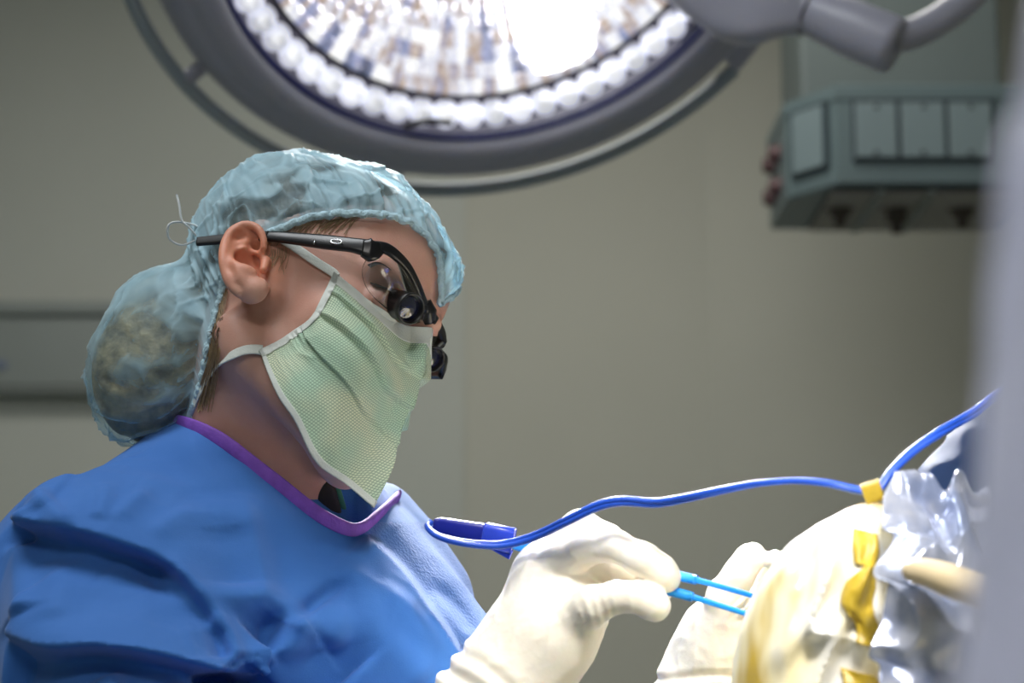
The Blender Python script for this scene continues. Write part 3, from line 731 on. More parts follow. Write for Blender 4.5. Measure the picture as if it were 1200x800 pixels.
Qc = KC + D_ * (R_ + disp)[..., None]
for _ in range(3):
    Qc = Qc + D_ * np.maximum(2.2 - head_mm(Qc.reshape(-1, 3)).reshape(NS, NT), 0)[..., None]
# how sheer the cloth is: doubled over the crown, single near the hem and over the bun
band_ = smooth(.42, .18, 1 - T2) * smooth(-.03, .06, 1 - T2) * smooth(-75, -45, Q0[..., 0])
bunl = smooth(-10, -70, Q0[..., 2] + 18 * noise(Q0 / 25, 77)) * smooth(-40, -70, Q0[..., 0])
sheer = np.clip(.26 + .16 * noise(Q0 / 22, 70) + .85 * band_ * smooth(-.25, .35, .2 + noise(Q0 / [22, 40, 16], 72)) + .95 * bunl * smooth(-.8, .2, .4 + noise(Q0 / 26, 74)) + .25 * bun_ * smooth(0, .5, noise(Q0 / 24, 79)) - .40 * radA - .40 * radB * hemz - .38 * webc, 0, 1)
V = toW(Qc.reshape(-1, 3)); F = grid_faces(NS, NT, True) + [tuple(i * NT for i in range(NS))[::-1]]
cap = mk('hair_cap', V, F, M['cap'], person, uv=np.stack([sheer.ravel(), T2.ravel()], -1)); cap['label'] = 'sheer light blue hair cap gathered over a hair bun'
hem = Qc[:, -1] + 1.2 * np.stack([noise(E_ / 3.0, 31), noise(E_ / 3.0, 32), noise(E_ / 3.0, 33)], -1)
mk('elastic_hem', *tube(toW(hem), 1, 8, flat=(.0028, .0016), upv=toW(Qc[:, -6]) - toW(hem), closed=True), M['capedge'], cap)
def strand(name, pts, r, par, m, n=40): return mk(name, *tube(spline(np.array([W(*p) for p in pts]), n), r, 6), m, par)
def flat_strip(name, pts, wd, th, par, m, upv, n=40): return mk(name, *tube(spline(pts, n), 1, 12, flat=(wd, th), upv=upv), m, par)
dk = 1.50
loop = [(238, 268, dk), (222, 262, dk - .005), (206, 260, dk - .012), (197, 265, dk - .015), (198, 279, dk - .012), (212, 287, dk - .01), (226, 283, dk - .008), (231, 278, dk - .006), (221, 266, dk - .01), (213, 258, dk - .012), (210, 240, dk - .01), (207, 228, dk - .008)]
mk('tie_string', *tube(spline(np.array([W(*p) for p in loop]), 80), 1, 8, flat=(.0018, .0007), upv=-FW), M['tie'], cap)
# hair under the cap
def hair_fn(P):
    Q = toL(P); d = cap_mm(Q, -7.5)
    A = mir(Q)
    return d / 1000
def clip_front(v):
    q = toL(v); return q
hl = toL(np.array([W(120, 170, 1.3)])); cw = toW([[x, y, z] for x in (-145, 105) for y in (-85, 85) for z in (-115, 140)])
hv2, hf2 = surface_nets(hair_fn, cw.min(0), cw.max(0), .003)
q = toL(hv2); st = noise(np.stack([q[:, 0] / 30, q[:, 1] / 3.0, q[:, 2] / 30], -1), 3) + noise(np.stack([q[:, 0] / 20, q[:, 1] / 9, q[:, 2] / 20], -1), 4)
g_ = grad(hair_fn, hv2, .001); b1 = nrm(np.cross(pole, [0, 1, 0])); b2 = np.cross(pole, b1)
dq = q - KC; dq /= np.linalg.norm(dq, axis=1)[:, None]; eaz = np.arctan2(ed @ b2, ed @ b1); oo = np.argsort(eaz)
ratio = np.arccos(np.clip(dq @ pole, -1, 1)) / np.interp(np.arctan2(dq @ b2, dq @ b1), eaz[oo], om[oo], period=2 * np.pi)
under = smooth(.995, .94, ratio)                       # well inside the cap edge: the hair lies over the scalp
hv2 = hv2 + g_ * (st * .0011 + .0034 * under - .005 * (1 - under) * smooth(4, 0, head_mm(q)))[:, None]
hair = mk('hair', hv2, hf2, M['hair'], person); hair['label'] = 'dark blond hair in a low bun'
rng = np.random.default_rng(4)
hs = []
for k in range(90):
    f = rng.uniform(0, 1); x0, y0 = 264 - 16 * f + rng.normal() * 2.5, 338 + 70 * f
    x1, y1 = 230 + 20 * rng.uniform(0, 1) ** 2 + 2, 470 + rng.uniform(-25, 15)
    p = toL(cast(body_fn, [(x0, y0), ((x0 + x1) / 2 + 3, (y0 + y1) / 2), (x1, y1)])); p = toW(p + [0, -1.2, 0])
    hs.append(tube(spline(p, 14), .00024, 5))
for k in range(70):                                    # strands at the temple below the cap edge
    f = rng.uniform(0, 1); x0, y0 = 335 + 90 * f, 266 - 14 * min(1, f * 1.6)
    x1, y1 = x0 - 10 - 22 * rng.uniform(), y0 + rng.uniform(10, 26)
    p = toL(cast(body_fn, [(x0, y0), ((x0 + x1) / 2, (y0 + y1) / 2 - 1), (x1, y1)])); p = toW(p + [0, -.6, 0])
    hs.append(tube(spline(p, 10), .00022, 5))
for k in range(16):
    x0, y0 = 318 + rng.uniform(0, 22), 286 + rng.uniform(0, 8)
    p = toL(cast(body_fn, [(x0, y0), (x0 - 1, y0 + 10), (x0 - 6 + rng.normal() * 3, y0 + 22 + rng.normal() * 5)])); p = toW(p + [0, -.5, 0])
    hs.append(tube(spline(p, 10), .00018, 5))
mk('loose_strands', *join(*hs), M['blond'], hair)
# brow and lashes
lp = []
for k in range(40):
    f = k / 39; x0, y0 = 434 + 24 * f, 311 + 4 * f ** 2 - 4 * math.sin(f * 3)
    p = toW(toL(cast(body_fn, [(x0, y0 + 3), (x0 - 4, y0)])) + [.6, -.6, .3]); lp.append(tube(p, .0003, 5))
for k in range(34):
    f = k / 33; x0, y0 = 434 + 26 * f, 331 + 10 * f
    p0 = toL(cast(body_fn, [(x0, y0)]))[0]; lp.append(tube(toW([p0, p0 + [3.5, -1.5, -1.8], p0 + [6, -2.5, -1.6]]), .0003, 5))
mk('brow_and_lashes', *join(*lp), M['lash'], person)

# ------------------------------------------------------------------ face mask
side = np.array([(391, 319), (378, 347), (365, 372), (344, 388), (326, 400), (303, 411)])
lower = np.array([(303, 411), (325, 462), (346, 494), (370, 541), (405, 567), (437, 594)])
front = np.array([(503, 384), (501, 402), (496, 434), (486, 469), (470, 503), (461, 546), (437, 594)])
top = np.array([(391, 319), (415, 340), (440, 361), (470, 380), (503, 384)])
def to_mid(pts, yl): return np.array([onY(x, y, k) for (x, y), k in zip(pts, yl)])
SD = toL(cast(body_fn, side)); SD[:, 1] -= 2.5
FR = to_mid(front, (2, 6, 8, 4, 2, 0, 0))
LW = to_mid(lower, np.array([SD[-1, 1], -58, -52, -38, -16, 0]))
TP = to_mid(top, [SD[0, 1], -54, -42, -20, 2])
MN = 220
cS, cL, cF, cT = (spline(c, MN) for c in (SD, LW, FR, TP))
uu = np.linspace(0, 1, MN)[:, None, None]; vv = np.linspace(0, 1, MN)[None, :, None]
Pm = (1 - uu) * cS[None] + uu * cF[None] + (1 - vv) * cT[:, None] + vv * cL[:, None] - ((1 - uu) * (1 - vv) * cS[0] + uu * (1 - vv) * cT[-1] + (1 - uu) * vv * cS[-1] + uu * vv * cF[-1])
du = np.gradient(Pm, axis=0); dv = np.gradient(Pm, axis=1); nm = np.cross(du, dv); nm /= np.linalg.norm(nm, axis=2)[..., None] + 1e-9
if nm[MN // 2, MN // 2, 1] > 0: nm = -nm
u2, v2 = uu[..., 0] + 0 * vv[..., 0], vv[..., 0] + 0 * uu[..., 0]
bul = 15 * np.sin(np.pi * u2) * (1 - u2) ** .5 * np.sin(np.pi * np.clip(v2, 0, 1)) ** .7 
wob = v2 + .03 * np.sin(u2 * 5) + .015 * noise(np.stack([u2 * 4, v2 * 2, 0 * u2], -1), 3)
pl = 0
for v0, a in ((.22, 4.5), (.40, 5.5), (.60, 4.0)):
    s = wob - v0 - .05 * (u2 - .5) * (v0 * 2)
    e0 = .011
    pl = pl + a * np.where(s > e0, -np.exp(-(s - e0) / .06), np.where(s < -e0, np.exp((s + e0) / .11), -s / e0)) * smooth(0, .12, u2) * (1 - .6 * u2) * .6
wr = 1.6 * (1 - u2) * ridged(np.stack([u2 * 3 + v2 * 2.2, v2 * 2 - u2 * 2, 0 * u2], -1), 2, 8) * smooth(.3, .6, v2) * smooth(0, .2, u2) * smooth(0, .1, 1 - v2)
puck = 2.0 * ridged(np.stack([v2 * 9, u2 * 2.5, 0 * u2], -1), 2, 18) * np.exp(-u2 / .14) * smooth(0, .05, u2)
Pm = Pm + nm * (bul + pl + wr + puck)[..., None]
hd = head_mm(Pm.reshape(-1, 3)).reshape(MN, MN)
Pm = Pm + nm * np.maximum(2.0 - hd, 0)[..., None]
# far half: mirrored across the face
half = Pm.reshape(-1, 3)
un, vn = np.cumsum(np.linalg.norm(np.gradient(Pm, axis=0), axis=2), 0), np.cumsum(np.linalg.norm(np.gradient(Pm, axis=1), axis=2), 1)
uvm = np.stack([un, vn], -1).reshape(-1, 2)
fl = half.copy(); fl[:, 1] = np.maximum(-fl[:, 1], 2 * 0 + fl[:, 1] * 0 + np.repeat(cF[None, :, 1], MN, 0).ravel() * 0 - fl[:, 1])
off = np.repeat(cF[None, :, 1], MN, 0).ravel(); fl[:, 1] = -half[:, 1] + 2 * off; ad_ = np.abs(half[:, 1] - off) * smooth(0, 6, np.abs(half[:, 1] - off)); fl[:, 0] -= .35 * ad_; fl[:, 2] += .75 * ad_ * smooth(.25, 1, v2.ravel())
F1 = grid_faces(MN, MN)
V, F = join((half, F1), (fl, [f[::-1] for f in F1]))
mask = mk('face_mask', toW(V), F, M['mask'], person, uv=np.concatenate([uvm, uvm * [1, 1]]))
solidify(mask, .0008); mask['label'] = 'pleated pale green face mask printed with a fine net'
# white edge bindings
def band(i0, i1, j0, j1, name, lift=.6):
    pts = (Pm[i0:i1, j0:j1] + nm[i0:i1, j0:j1] * lift); s = pts.shape[:2]
    q = pts.reshape(-1, 3); q2 = q.copy(); o2 = np.repeat(cF[None, j0:j1, 1], s[0], 0).ravel(); ad2 = np.abs(q[:, 1] - o2) * smooth(0, 6, np.abs(q[:, 1] - o2)); q2[:, 0] -= .35 * ad2; q2[:, 2] += .75 * ad2 * smooth(.25, 1, v2[i0:i1, j0:j1].ravel()); q2[:, 1] = -q2[:, 1] + 2 * o2; q2 += np.array([0, 0, 0])
    f = grid_faces(*s); return join((q, f), (q2, [k[::-1] for k in f]))
for nme, a in (('top_binding', (0, MN, 0, 22)), ('lower_binding', (0, MN, MN - 8, MN)), ('side_binding', (0, 13, 0, MN))):
    v_, f_ = band(*a, nme)
    if nme == 'side_binding':
        h = len(v_) // 2; hf_ = f_[:len(f_) // 2]
        solidify(mk(nme, toW(v_[:h]), hf_, M['white'], mask), .0009); solidify(mk(nme, toW(v_[h:]), [k[::-1] for k in hf_], M['white'], mask), .0009)
    else: solidify(mk(nme, toW(v_), f_, M['white'], mask), .0009)
# ties
p = toL(cast(body_fn, [(395, 326), (391, 321), (372, 309), (350, 294), (330, 281), (318, 274)])); p[:, 1] -= 2.2
flat_strip('upper_tie', toW(p), .0031, .0006, mask, M['white'], np.cross(HL, toW(p[0]) - toW(p[-1])))
p = toL(cast(body_fn, [(309, 412), (298, 411), (285, 413), (268, 421), (254, 433), (243, 447), (235, 461), (228, 476)])); p[:, 1] -= 2.0
tp_ = spline(toW(p), 40); tg = np.gradient(tp_, axis=0)
mk('lower_tie', *tube(tp_, np.linspace(1.15, .7, 40), 12, flat=(.0035, .0006), upv=np.cross(HL, tg)), M['white'], mask)

# ------------------------------------------------------------------ magnifying glasses
gl = empty('magnifying_glasses', toW((95, 0, 0)))
tag(gl, 'black wraparound loupe glasses with two magnifier barrels on the surgeon\'s face', 'glasses')
def gpt(l): return toW(np.array([onY(*p) for p in l]))
arm_ = spline(gpt([(231, 283, -79), (248, 281.5, -78), (275, 279, -77), (312, 277, -80), (345, 279.5, -80), (385, 284, -79.5), (412, 287, -78), (432, 291, -75)]), 70)
wd_ = np.interp(np.linspace(0, 1, 70), [0, .1, .4, .55, .75, .92, 1], [.0030, .0033, .0036, .0042, .0052, .0052, .0062])
a_ = np.gradient(arm_, axis=0)
tmp = mk('temple_arm', *tube(arm_, wd_ / .004, 16, flat=(.004, .0019), upv=np.cross(HL, a_)), M['black'], gl)
tip = arm_[:30]; mk('rubber_ear_sock', *tube(tip, wd_[:30] / .004 * 1.08, 16, flat=(.004, .0022), upv=np.cross(HL, a_[:30])), M['blackmatte'], tmp)
far_arm = toL(arm_) * [1, -1, 1]; fa = toW(far_arm); mk('temple_arm', *tube(fa, wd_ / .004, 12, flat=(.004, .0019), upv=np.cross(HL, np.gradient(fa, axis=0))), M['black'], gl)
# ring emblem and glints' metal inlay on the near arm
ecn = onY(394, 283, -83.2); th = np.linspace(0, 2 * np.pi, 40, endpoint=False); ad_ = nrm(toL(arm_[58:59])[0] - toL(arm_[48:49])[0]); au_ = nrm(np.cross(ad_, [0, -1, 0]))
mk('ring_emblem', *tube(toW(ecn + 4.0 * np.cos(th)[:, None] * ad_ + 1.55 * np.sin(th)[:, None] * au_), .0005, 8, closed=True), M['steel'], tmp)
b0 = onY(368, 283.5, -83); mk('metal_inlay', *tube(toW([b0 - au_ * 1.6, b0 + au_ * 1.2 + ad_ * .6]), .0006, 8), M['steel'], tmp)
hb = gpt([(424, 291, -77), (437, 293, -73), (446, 290, -70)])
mk('hinge_block', *tube(spline(hb, 14), np.interp(np.linspace(0, 1, 14), [0, .4, 1], [1, 1.5, .8]), 14, flat=(.0055, .0026), upv=HU), M['black'], gl)
rim = [(440, 289, -72), (452, 291, -68), (464, 299, -61), (478, 314, -48), (489, 335, -33), (497, 355, -17), (503, 368, -4), (510, 377, 8), (517, 390, 24), (519, 402, 34)]
RM = np.array([onY(*p) for p in rim]); RS = spline(RM, 90); RSw = toW(RS)
frame = mk('front_frame', *tube(RSw, np.interp(np.linspace(0, 1, 90), [0, .3, .55, .7, 1], [1.15, .9, .85, 1.1, 1.0]), 14, flat=(.0034, .0022), upv=HU), M['black'], gl)
# far part of the frame, curving back to the far temple
fm = toL(arm_)[-1] * [1, -1, 1]; FC = spline(np.array([RS[-1], RS[-1] + [-9, 9, -1], RS[-1] * .5 + fm * .5 + [0, 2, 0], fm]), 30)
mk('front_frame', *tube(toW(FC), 1, 12, flat=(.0034, .0022), upv=HU), M['black'], gl)
LB = np.array([onY(*p) for p in ((430, 303, -72), (424, 318, -68), (430, 338, -58), (446, 356, -46), (466, 370, -30), (484, 378, -14), (497, 377, -5))])
LT = spline(RM[:7], 50); LBs = spline(LB, 50); gv = np.linspace(0, 1, 16)
G = LT[:, None] * (1 - gv)[None, :, None] + LBs[:, None] * gv[None, :, None]; G = G + np.array([3., -2., 0]) * (np.sin(np.pi * gv)[None, :, None])
ln = mk('lens', toW(G.reshape(-1, 3)), grid_faces(50, 16), M['lensglass'], gl); solidify(ln, .0012); ln['label'] = 'clear lens'
tf_ = spline(RS[64:90], 50); bf_ = spline(np.array([LB[-1] * [1, -1, 1], LB[-2] * [1, -1, 1] + [-2, 0, 0], LB[-3] * [1, -1, 1] + [-4, 0, 0]]), 50)
G2 = tf_[:, None] * (1 - gv)[None, :, None] + bf_[:, None] * gv[None, :, None]
ln2 = mk('lens', toW(G2.reshape(-1, 3)), [f[::-1] for f in grid_faces(50, 16)], M['lensglass'], gl); solidify(ln2, .0012)
br = np.array([onY(*p) for p in ((497, 352, -14), (499, 366, -8), (502, 378, -2))]); mk('nose_bridge_block', *tube(toW(spline(br, 16)), np.interp(np.linspace(0, 1, 16), [0, .5, 1], [.8, 1.3, .9]), 14, flat=(.0055, .0045), upv=HF), M['black'], gl)
bax = nrm(camvec(.58, -.20, .79))
def barrel(front, back_len, r):
    c = toW(front); L = back_len
    b = mk('magnifier_barrel', *lathe(c, bax, [(.0001, -L), (r * .80, -L), (r * .86, -L * .93), (r * .86, -L * .62), (r * .93, -L * .58), (r * .96, -L * .22), (r * 1.0, -L * .2), (r * 1.02, -.001), (r * .97, .0005), (r * .86, 0), (r * .80, -.002), (r * .78, -.005), (.0001, -.005)], 56), M['black'], gl)
    mk('front_lens', *lathe(c, bax, [(.0001, -.0018), (r * .4, -.0021), (r * .79, -.0036)], 40), M['loupeglass'], b)
    mk('bright_ring', *lathe(c, bax, [(r * .80, -.0034), (r * .815, -.0028), (r * .82, -.0036)], 40), M['steel'], b)
nb = onY(482, 362, -40); barrel(nb, .024, .0108); 
fb = onY(508.5, 421, 26); barrel(fb, .022, .0092)
for f0, px in ((nb, (497, 362, -14)), (fb, (517, 398, 30))):
    c = toW(f0) - bax * .012; e = gpt([px])[0]; mk('barrel_bracket', *tube(spline([c, (c + e) / 2 + HU * .001, e], 14), 1, 12, flat=(.0042, .003), upv=HF), M['black'], gl)

# ------------------------------------------------------------------ gown
collar_px = [(196, 484), (205, 487), (235, 498), (265, 515), (300, 542), (330, 565), (360, 589), (390, 608), (418, 618), (440, 603), (467, 577)]
cpx = np.array(collar_px, float)
def gown_base(P):
    d = rc(P, W(272, 592, 1.50), W(118, 706, 1.43), .070, .080)
    d = smin(d, rc(P, W(376, 716, 1.53), W(474, 864, 1.49), .088, .097), .05)
    d = smin(d, rc(P, W(300, 640, 1.50), W(380, 800, 1.44), .080, .095), .05)
    d = smin(d, rc(P, W(448, 610, 1.585), W(502, 695, 1.575), .026, .030), .035)
    d = smin(d, rc(P, W(120, 718, 1.405), ELN, .078, .064), .03)
    d = smin(d, rc(P, ELN, W(535, 888, 1.312), .060, .033), .03)
    return d
def gown_cut(P):
    x, y, dd = proj(P)
    yc = np.interp(x, cpx[:, 0], cpx[:, 1], left=-2000, right=-2000)
    return (yc - y) / FPX * dd - 1.1 * np.maximum(dd - 1.45, 0)
folds = []
def fold(pts, amp, ws, wt, taper=(.15, .15)):
    """amp (m); ws, wt: falloff (m) on the left / right of the drawn direction (x to the right, y down)"""
    q = cast(gown_base, spline(np.array(pts, float), 32)); folds.append((q, amp, ws, wt, taper))
def step(pts, up, wu, turn, down, wl, taper=(.1, .1)):
    """overlapping edge: swells by up over wu above the path, turns under within turn, recedes by down over wl below it"""
    q = cast(gown_base, spline(np.array(pts, float), 40)); folds.append((q, 1.0, (up, wu, turn, down), wl, taper))
# left of a path drawn left-to-right is the upper side
step([(20, 604), (62, 611), (120, 624), (195, 652), (240, 690), (275, 745), (290, 795)], .012, .050, .008, .016, .050, (.04, .05))
fold([(283, 578), (291, 620), (303, 668), (316, 712), (322, 738)], .015, .009, .034, (.3, .1))
fold([(262, 600), (275, 660), (290, 720)], -.008, .018, .018, (.4, .2))
step([(10, 742), (55, 754), (120, 752), (190, 763), (250, 778), (310, 788)], .010, .040, .007, .022, .055, (.03, .08))
fold([(60, 700), (140, 705), (230, 730)], -.008, .022, .022, (.3, .3))
fold([(290, 765), (312, 742), (330, 716)], -.012, .014, .014, (.3, .4))
fold([(296, 800), (322, 768), (350, 728), (368, 718)], .012, .010, .022, (.2, .4))
fold([(352, 722), (385, 742), (418, 748)], .010, .020, .007, (.25, .4))
fold([(350, 750), (385, 772), (410, 800)], -.012, .018, .020, (.3, .1))
fold([(340, 730), (372, 706), (400, 690), (434, 689)], -.008, .006, .012, (.3, .4))
fold([(210, 545), (270, 580), (330, 640), (380, 690)], .006, .016, .024, (.4, .4))
fold([(330, 600), (370, 650), (420, 690)], -.005, .02, .02, (.4, .4))
step([(552, 790), (525, 745), (500, 710), (470, 668), (425, 622)], .006, .030, .003, .005, .020, (.02, .1))
fold([(430, 690), (470, 705), (520, 765)], .005, .006, .010, (.3, .3))
fold([(500, 700), (540, 740), (560, 765)], .004, .007, .007, (.3, .3))
fold([(510, 690), (535, 712), (556, 748)], -.003, .005, .005, (.3, .3))
fold([(22, 600), (58, 590), (110, 540), (190, 492)], -.004, .004, .006, (.2, .3))
fold([(55, 586), (72, 604), (95, 628)], .007, .004, .008, (.2, .3))
fold([(100, 622), (112, 600), (122, 572)], .004, .003, .007, (.2, .5))
fold([(125, 622), (145, 596), (165, 575)], .0035, .003, .007, (.2, .5))
fold([(160, 640), (195, 612), (225, 596)], .003, .004, .008, (.2, .5))
fold([(215, 505), (250, 560), (300, 610)], .003, .006, .010, (.2, .5))
fold([(270, 535), (320, 590), (380, 640)], .003, .006, .010, (.2, .5))
fold([(150, 560), (200, 570), (260, 600)], .003, .006, .012, (.3, .5))
fold([(395, 640), (430, 700), (450, 760)], .004, .010, .012, (.3, .3))
fold([(440, 735), (480, 770), (500, 800)], .004, .008, .012, (.3, .2))
fold([(60, 640), (64, 690), (62, 735)], .004, .010, .010, (.2, .2))
fold([(90, 655), (160, 690), (215, 735)], .005, .012, .016, (.3, .3))
fold([(17, 620), (18, 680), (16, 735)], .008, .012, .006, (.1, .1))
fold([(115, 762), (128, 790), (140, 820)], .008, .006, .012, (.2, .1))
fold([(195, 655), (250, 735), (272, 775)], .007, .008, .024, (.3, .1))
def fold_h(P):
    h = np.zeros(len(P))
    for q, amp, ws, wt, tp in folds:
        lo = q.min(0) - .12; hi = q.max(0) + .12; m = np.nonzero(((P > lo) & (P < hi)).all(1))[0]
        if not len(m): continue
        X = P[m]; k = ((X[:, None] - q[None]) ** 2).sum(-1).argmin(1)
        best = None
        for k0 in (np.clip(k - 1, 0, len(q) - 2), np.clip(k, 0, len(q) - 2)):
            A_ = q[k0]; B_ = q[k0 + 1]; e = B_ - A_; t = np.clip(((X - A_) * e).sum(1) / (e * e).sum(1), 0, 1); c = A_ + e * t[:, None]; dd_ = ((X - c) ** 2).sum(1)
            if best is None: best = [dd_, c, k0 + t]
            else:
                w_ = dd_ < best[0]; best = [np.where(w_, dd_, best[0]), np.where(w_[:, None], c, best[1]), np.where(w_, k0 + t, best[2])]
        T = np.gradient(q, axis=0); T /= np.linalg.norm(T, axis=1)[:, None]; vd = q - CAM; vd /= np.linalg.norm(vd, axis=1)[:, None]
        Sd = np.cross(T, vd); Sd /= np.linalg.norm(Sd, axis=1)[:, None]        # points to the upper (left) side
        ip = lambda F_: np.stack([np.interp(best[2], np.arange(len(q)), F_[:, i]) for i in range(3)], 1)
        Ti, Si, Vi = ip(T), ip(Sd), ip(vd); dk_ = X - best[1]; s = -(dk_ * Si).sum(1)
        a = best[2] / (len(q) - 1); ends = (smooth(0, tp[0], a) if tp[0] else 1) * (smooth(0, tp[1], 1 - a) if tp[1] else 1)
        al = np.abs((dk_ * Ti).sum(1)); dep = np.abs((dk_ * Vi).sum(1))
        if isinstance(ws, tuple):
            up_a, wu, tn, dn = ws; g0 = np.exp(-(np.maximum(s, 0) / tn) ** 2)
            prof = np.where(s < 0, up_a * np.exp(-(s / wu) ** 2), up_a * g0 - dn * (np.exp(-(np.maximum(s, 0) / wt) ** 2) - g0))
        else: prof = np.where(s < 0, np.exp(-(s / ws) ** 2 * .8), np.exp(-(s / wt) ** 2 * .8))
        h[m] += amp * prof * ends * np.exp(-(al / .015) ** 2) * np.exp(-(dep / .06) ** 2)
    return h
def gown_fn(P):
    d = gown_base(P)
    m = np.abs(d) < .035
    if m.any():
        X = P[m]
        d[m] -= fold_h(X) + .0025 * fbm(X * [10, 10, 12], 2, 41) + .0007 * ridged(X * [18, 18, 12] + .5 * noise(X * 9, 3)[:, None], 2, 43)
        d[m] = np.minimum(d[m], torso_fn(X) - .005)
    return smax(d, gown_cut(P), .003)
gc = np.array([W(x, y, d) for x in (-45, 640) for y in (470, 835) for d in (1.30, 1.72)])
lo = gc.min(0); hi = gc.max(0); lo[2] = 1.135; lo[1] = 1.22
gv_, gf_ = surface_nets(gown_fn, lo, hi, .0026, 1)
# lower gown and the far sleeve, below the picture
def gown_low(P):
    d = rc(P, W(330, 800, 1.50), HIP, .125, .17)
    d = smin(d, rc(P, HIP, [HIP[0], HIP[1], .36], .17, .20), .08)
    d = smin(d, rc(P, SHF, ELF, .062, .055), .04); d = smin(d, rc(P, ELF, W(800, 850, 1.44), .055, .040), .02)
    d = smin(d, rc(P, ELN, W(535, 888, 1.312), .060, .033), .03)
    d = d - .006 * np.sin(np.arctan2(P[:, 1] - HIP[1], P[:, 0] - HIP[0]) * 9 + 3 * noise(P * 3, 5)) * smooth(1.0, .7, P[:, 2])
    d = smax(d, P[:, 2] - 1.15, .004)
    return smax(d, .30 - P[:, 2], .01)
lv_, lf_ = surface_nets(gown_low, (-.60, .95, .24), (.40, 1.85, 1.17), .010, 1)
bibm = None
V, F = join((gv_, gf_), (lv_, lf_))
gown = mk('surgical_gown', V, F, M['gown'], person); gown['label'] = 'blue nonwoven surgical gown'
# mesh-textured front panel: second material on the panel beyond the overlap edge
edge_px2 = np.array([(418, 612), (425, 622), (470, 668), (500, 710), (525, 745), (560, 800)], float)
gown.data.materials.append(M['bib'])
fc = np.array([np.mean(V[list(f)], 0) for f in gf_]); fx, fyy, fd = proj(fc)
isb = (fx > np.interp(fyy, edge_px2[:, 1], edge_px2[:, 0], left=9999)) & (fyy > 560)
mi = np.zeros(len(F), np.int32); mi[:len(gf_)] = isb; gown.data.polygons.foreach_set('material_index', mi)
# purple neck binding
full_fn = gown_fn
cp = spline(np.array([(x, y + 3.5) for x, y in collar_px]), 70)
cw_ = cast(lambda P: np.minimum(full_fn(P), body_fn(P) - .002), cp); cw_ = cw_ - FW * .003
for _ in range(3): cw_[1:-1] = (cw_[:-2] + 2 * cw_[1:-1] + cw_[2:]) / 4
mk('neck_binding', *tube(cw_, np.interp(np.linspace(0, 1, 70), [0, .06, .2, .9, 1], [.5, .8, 1, 1, .9]), 12, flat=(.0050, .0022), upv=UP + .3 * RI), M['purple'], gown)
stp = []
for k in range(3, 66, 2):
    a_, b_ = cw_[k], cw_[k] * .3 + cw_[k + 1] * .7; o_ = -FW * .0032 - UP * .002; stp.append(tube([a_ + o_, b_ + o_], .0003, 5))
# dark scrub collar at the throat
sc_ = [W(374, 552, 1.462), W(381, 574, 1.46), (W(390, 604, 1.458))]
mk('scrub_collar', *tube(spline(sc_, 16), np.interp(np.linspace(0, 1, 16), [0, .3, 1], [.7, 1, .9]), 16, flat=(.0075, .004), upv=RI), M['blackmatte'], person)
sg = [p + RI * .0085 + FW * .002 for p in sc_]
mk('scrub_collar_edge', *tube(spline(sg[0:], 16), .0022, 10), M['green'], person)

# ------------------------------------------------------------------ gloves
def chain(P, pts, k=.004):
    d = None
    q = [(W(x, y, z), r / FPX * z) for x, y, z, r in pts]
    for (a, ra), (b, rb) in zip(q[:-1], q[1:]):
        e = rc(P, a, b, ra, rb); d = e if d is None else smin(d, e, k)
    return d
def glove_r(P):
    d = chain(P, [(520, 890, 1.31, 74), (604, 790, 1.325, 58), (640, 735, 1.335, 55), (652, 690, 1.335, 48)], .02)
    d = smin(d, chain(P, [(640, 668, 1.345, 30), (666, 672, 1.338, 30), (684, 702, 1.332, 28)], .01), .02)
    d = smin(d, chain(P, [(648, 745, 1.315, 44), (680, 722, 1.305, 28)]), .016)
    idx = chain(P, [(654, 662, 1.325, 27), (688, 642, 1.305, 19), (722, 640, 1.293, 16.5), (752, 655, 1.288, 18.5), (772, 670, 1.290, 18.5), (780, 677, 1.294, 17)], .006)
    thb = chain(P, [(672, 728, 1.305, 28), (696, 708, 1.290, 21), (722, 699, 1.283, 16.5), (747, 699, 1.281, 16), (763, 706, 1.283, 17), (769, 711, 1.285, 16)], .006)
    mid = chain(P, [(655, 660, 1.345, 27), (700, 664, 1.322, 16), (728, 673, 1.312, 14), (755, 684, 1.306, 13.5), (775, 694, 1.304, 12)], .004)
    rng_ = chain(P, [(640, 652, 1.365, 25), (680, 618, 1.375, 20), (712, 632, 1.37, 17), (738, 662, 1.355, 14), (758, 678, 1.345, 12)], .004)
    pky = chain(P, [(632, 662, 1.385, 23), (672, 634, 1.40, 17), (700, 640, 1.40, 15), (722, 664, 1.385, 13)], .004)
    d = smin(d, mid, .003); d = smin(d, rng_, .007); d = smin(d, pky, .008); d = smin(d, idx, .0018); d = smin(d, thb, .0025)
    m = np.abs(d) < .02
    X = P[m]; x, y, dd = proj(X)
    # bunched latex over the wrist, creases at the thumb web and the finger joints
    ax = (x - 600) * .62 - (y - 770) * .78
    wr = smooth(-5, -45, ax + 8 * noise(X * 40, 5)) * .0018 * np.sin(ax * .24 + 3.5 * noise(X * [22, 22, 22], 6))
    web = np.exp(-((x - 690) / 26) ** 2 - ((y - 716) / 18) ** 2) * .0004 * np.sin((x - y * .35) * .5 + 5 * noise(X * 45, 7))
    jn = np.exp(-((x - 727) / 4) ** 2 - ((y - 662) / 14) ** 2) * -.0016
    d[m] -= wr + web + .0004 * ridged(X * 55 + noise(X * 20, 8)[:, None], 2, 9)
    return d
lo = W(470, 840, 1.30); cc = np.array([W(x, y, z) for x in (470, 815) for y in (580, 850) for z in (1.24, 1.44)])
lo = cc.min(0); lo[2] = 1.125; hi = cc.max(0)
v_, f_ = surface_nets(glove_r, lo, hi, .0013)
mk('surgical_glove', v_, f_, M['glove'], person)['label'] = 'cream latex glove pinching the blue forceps'
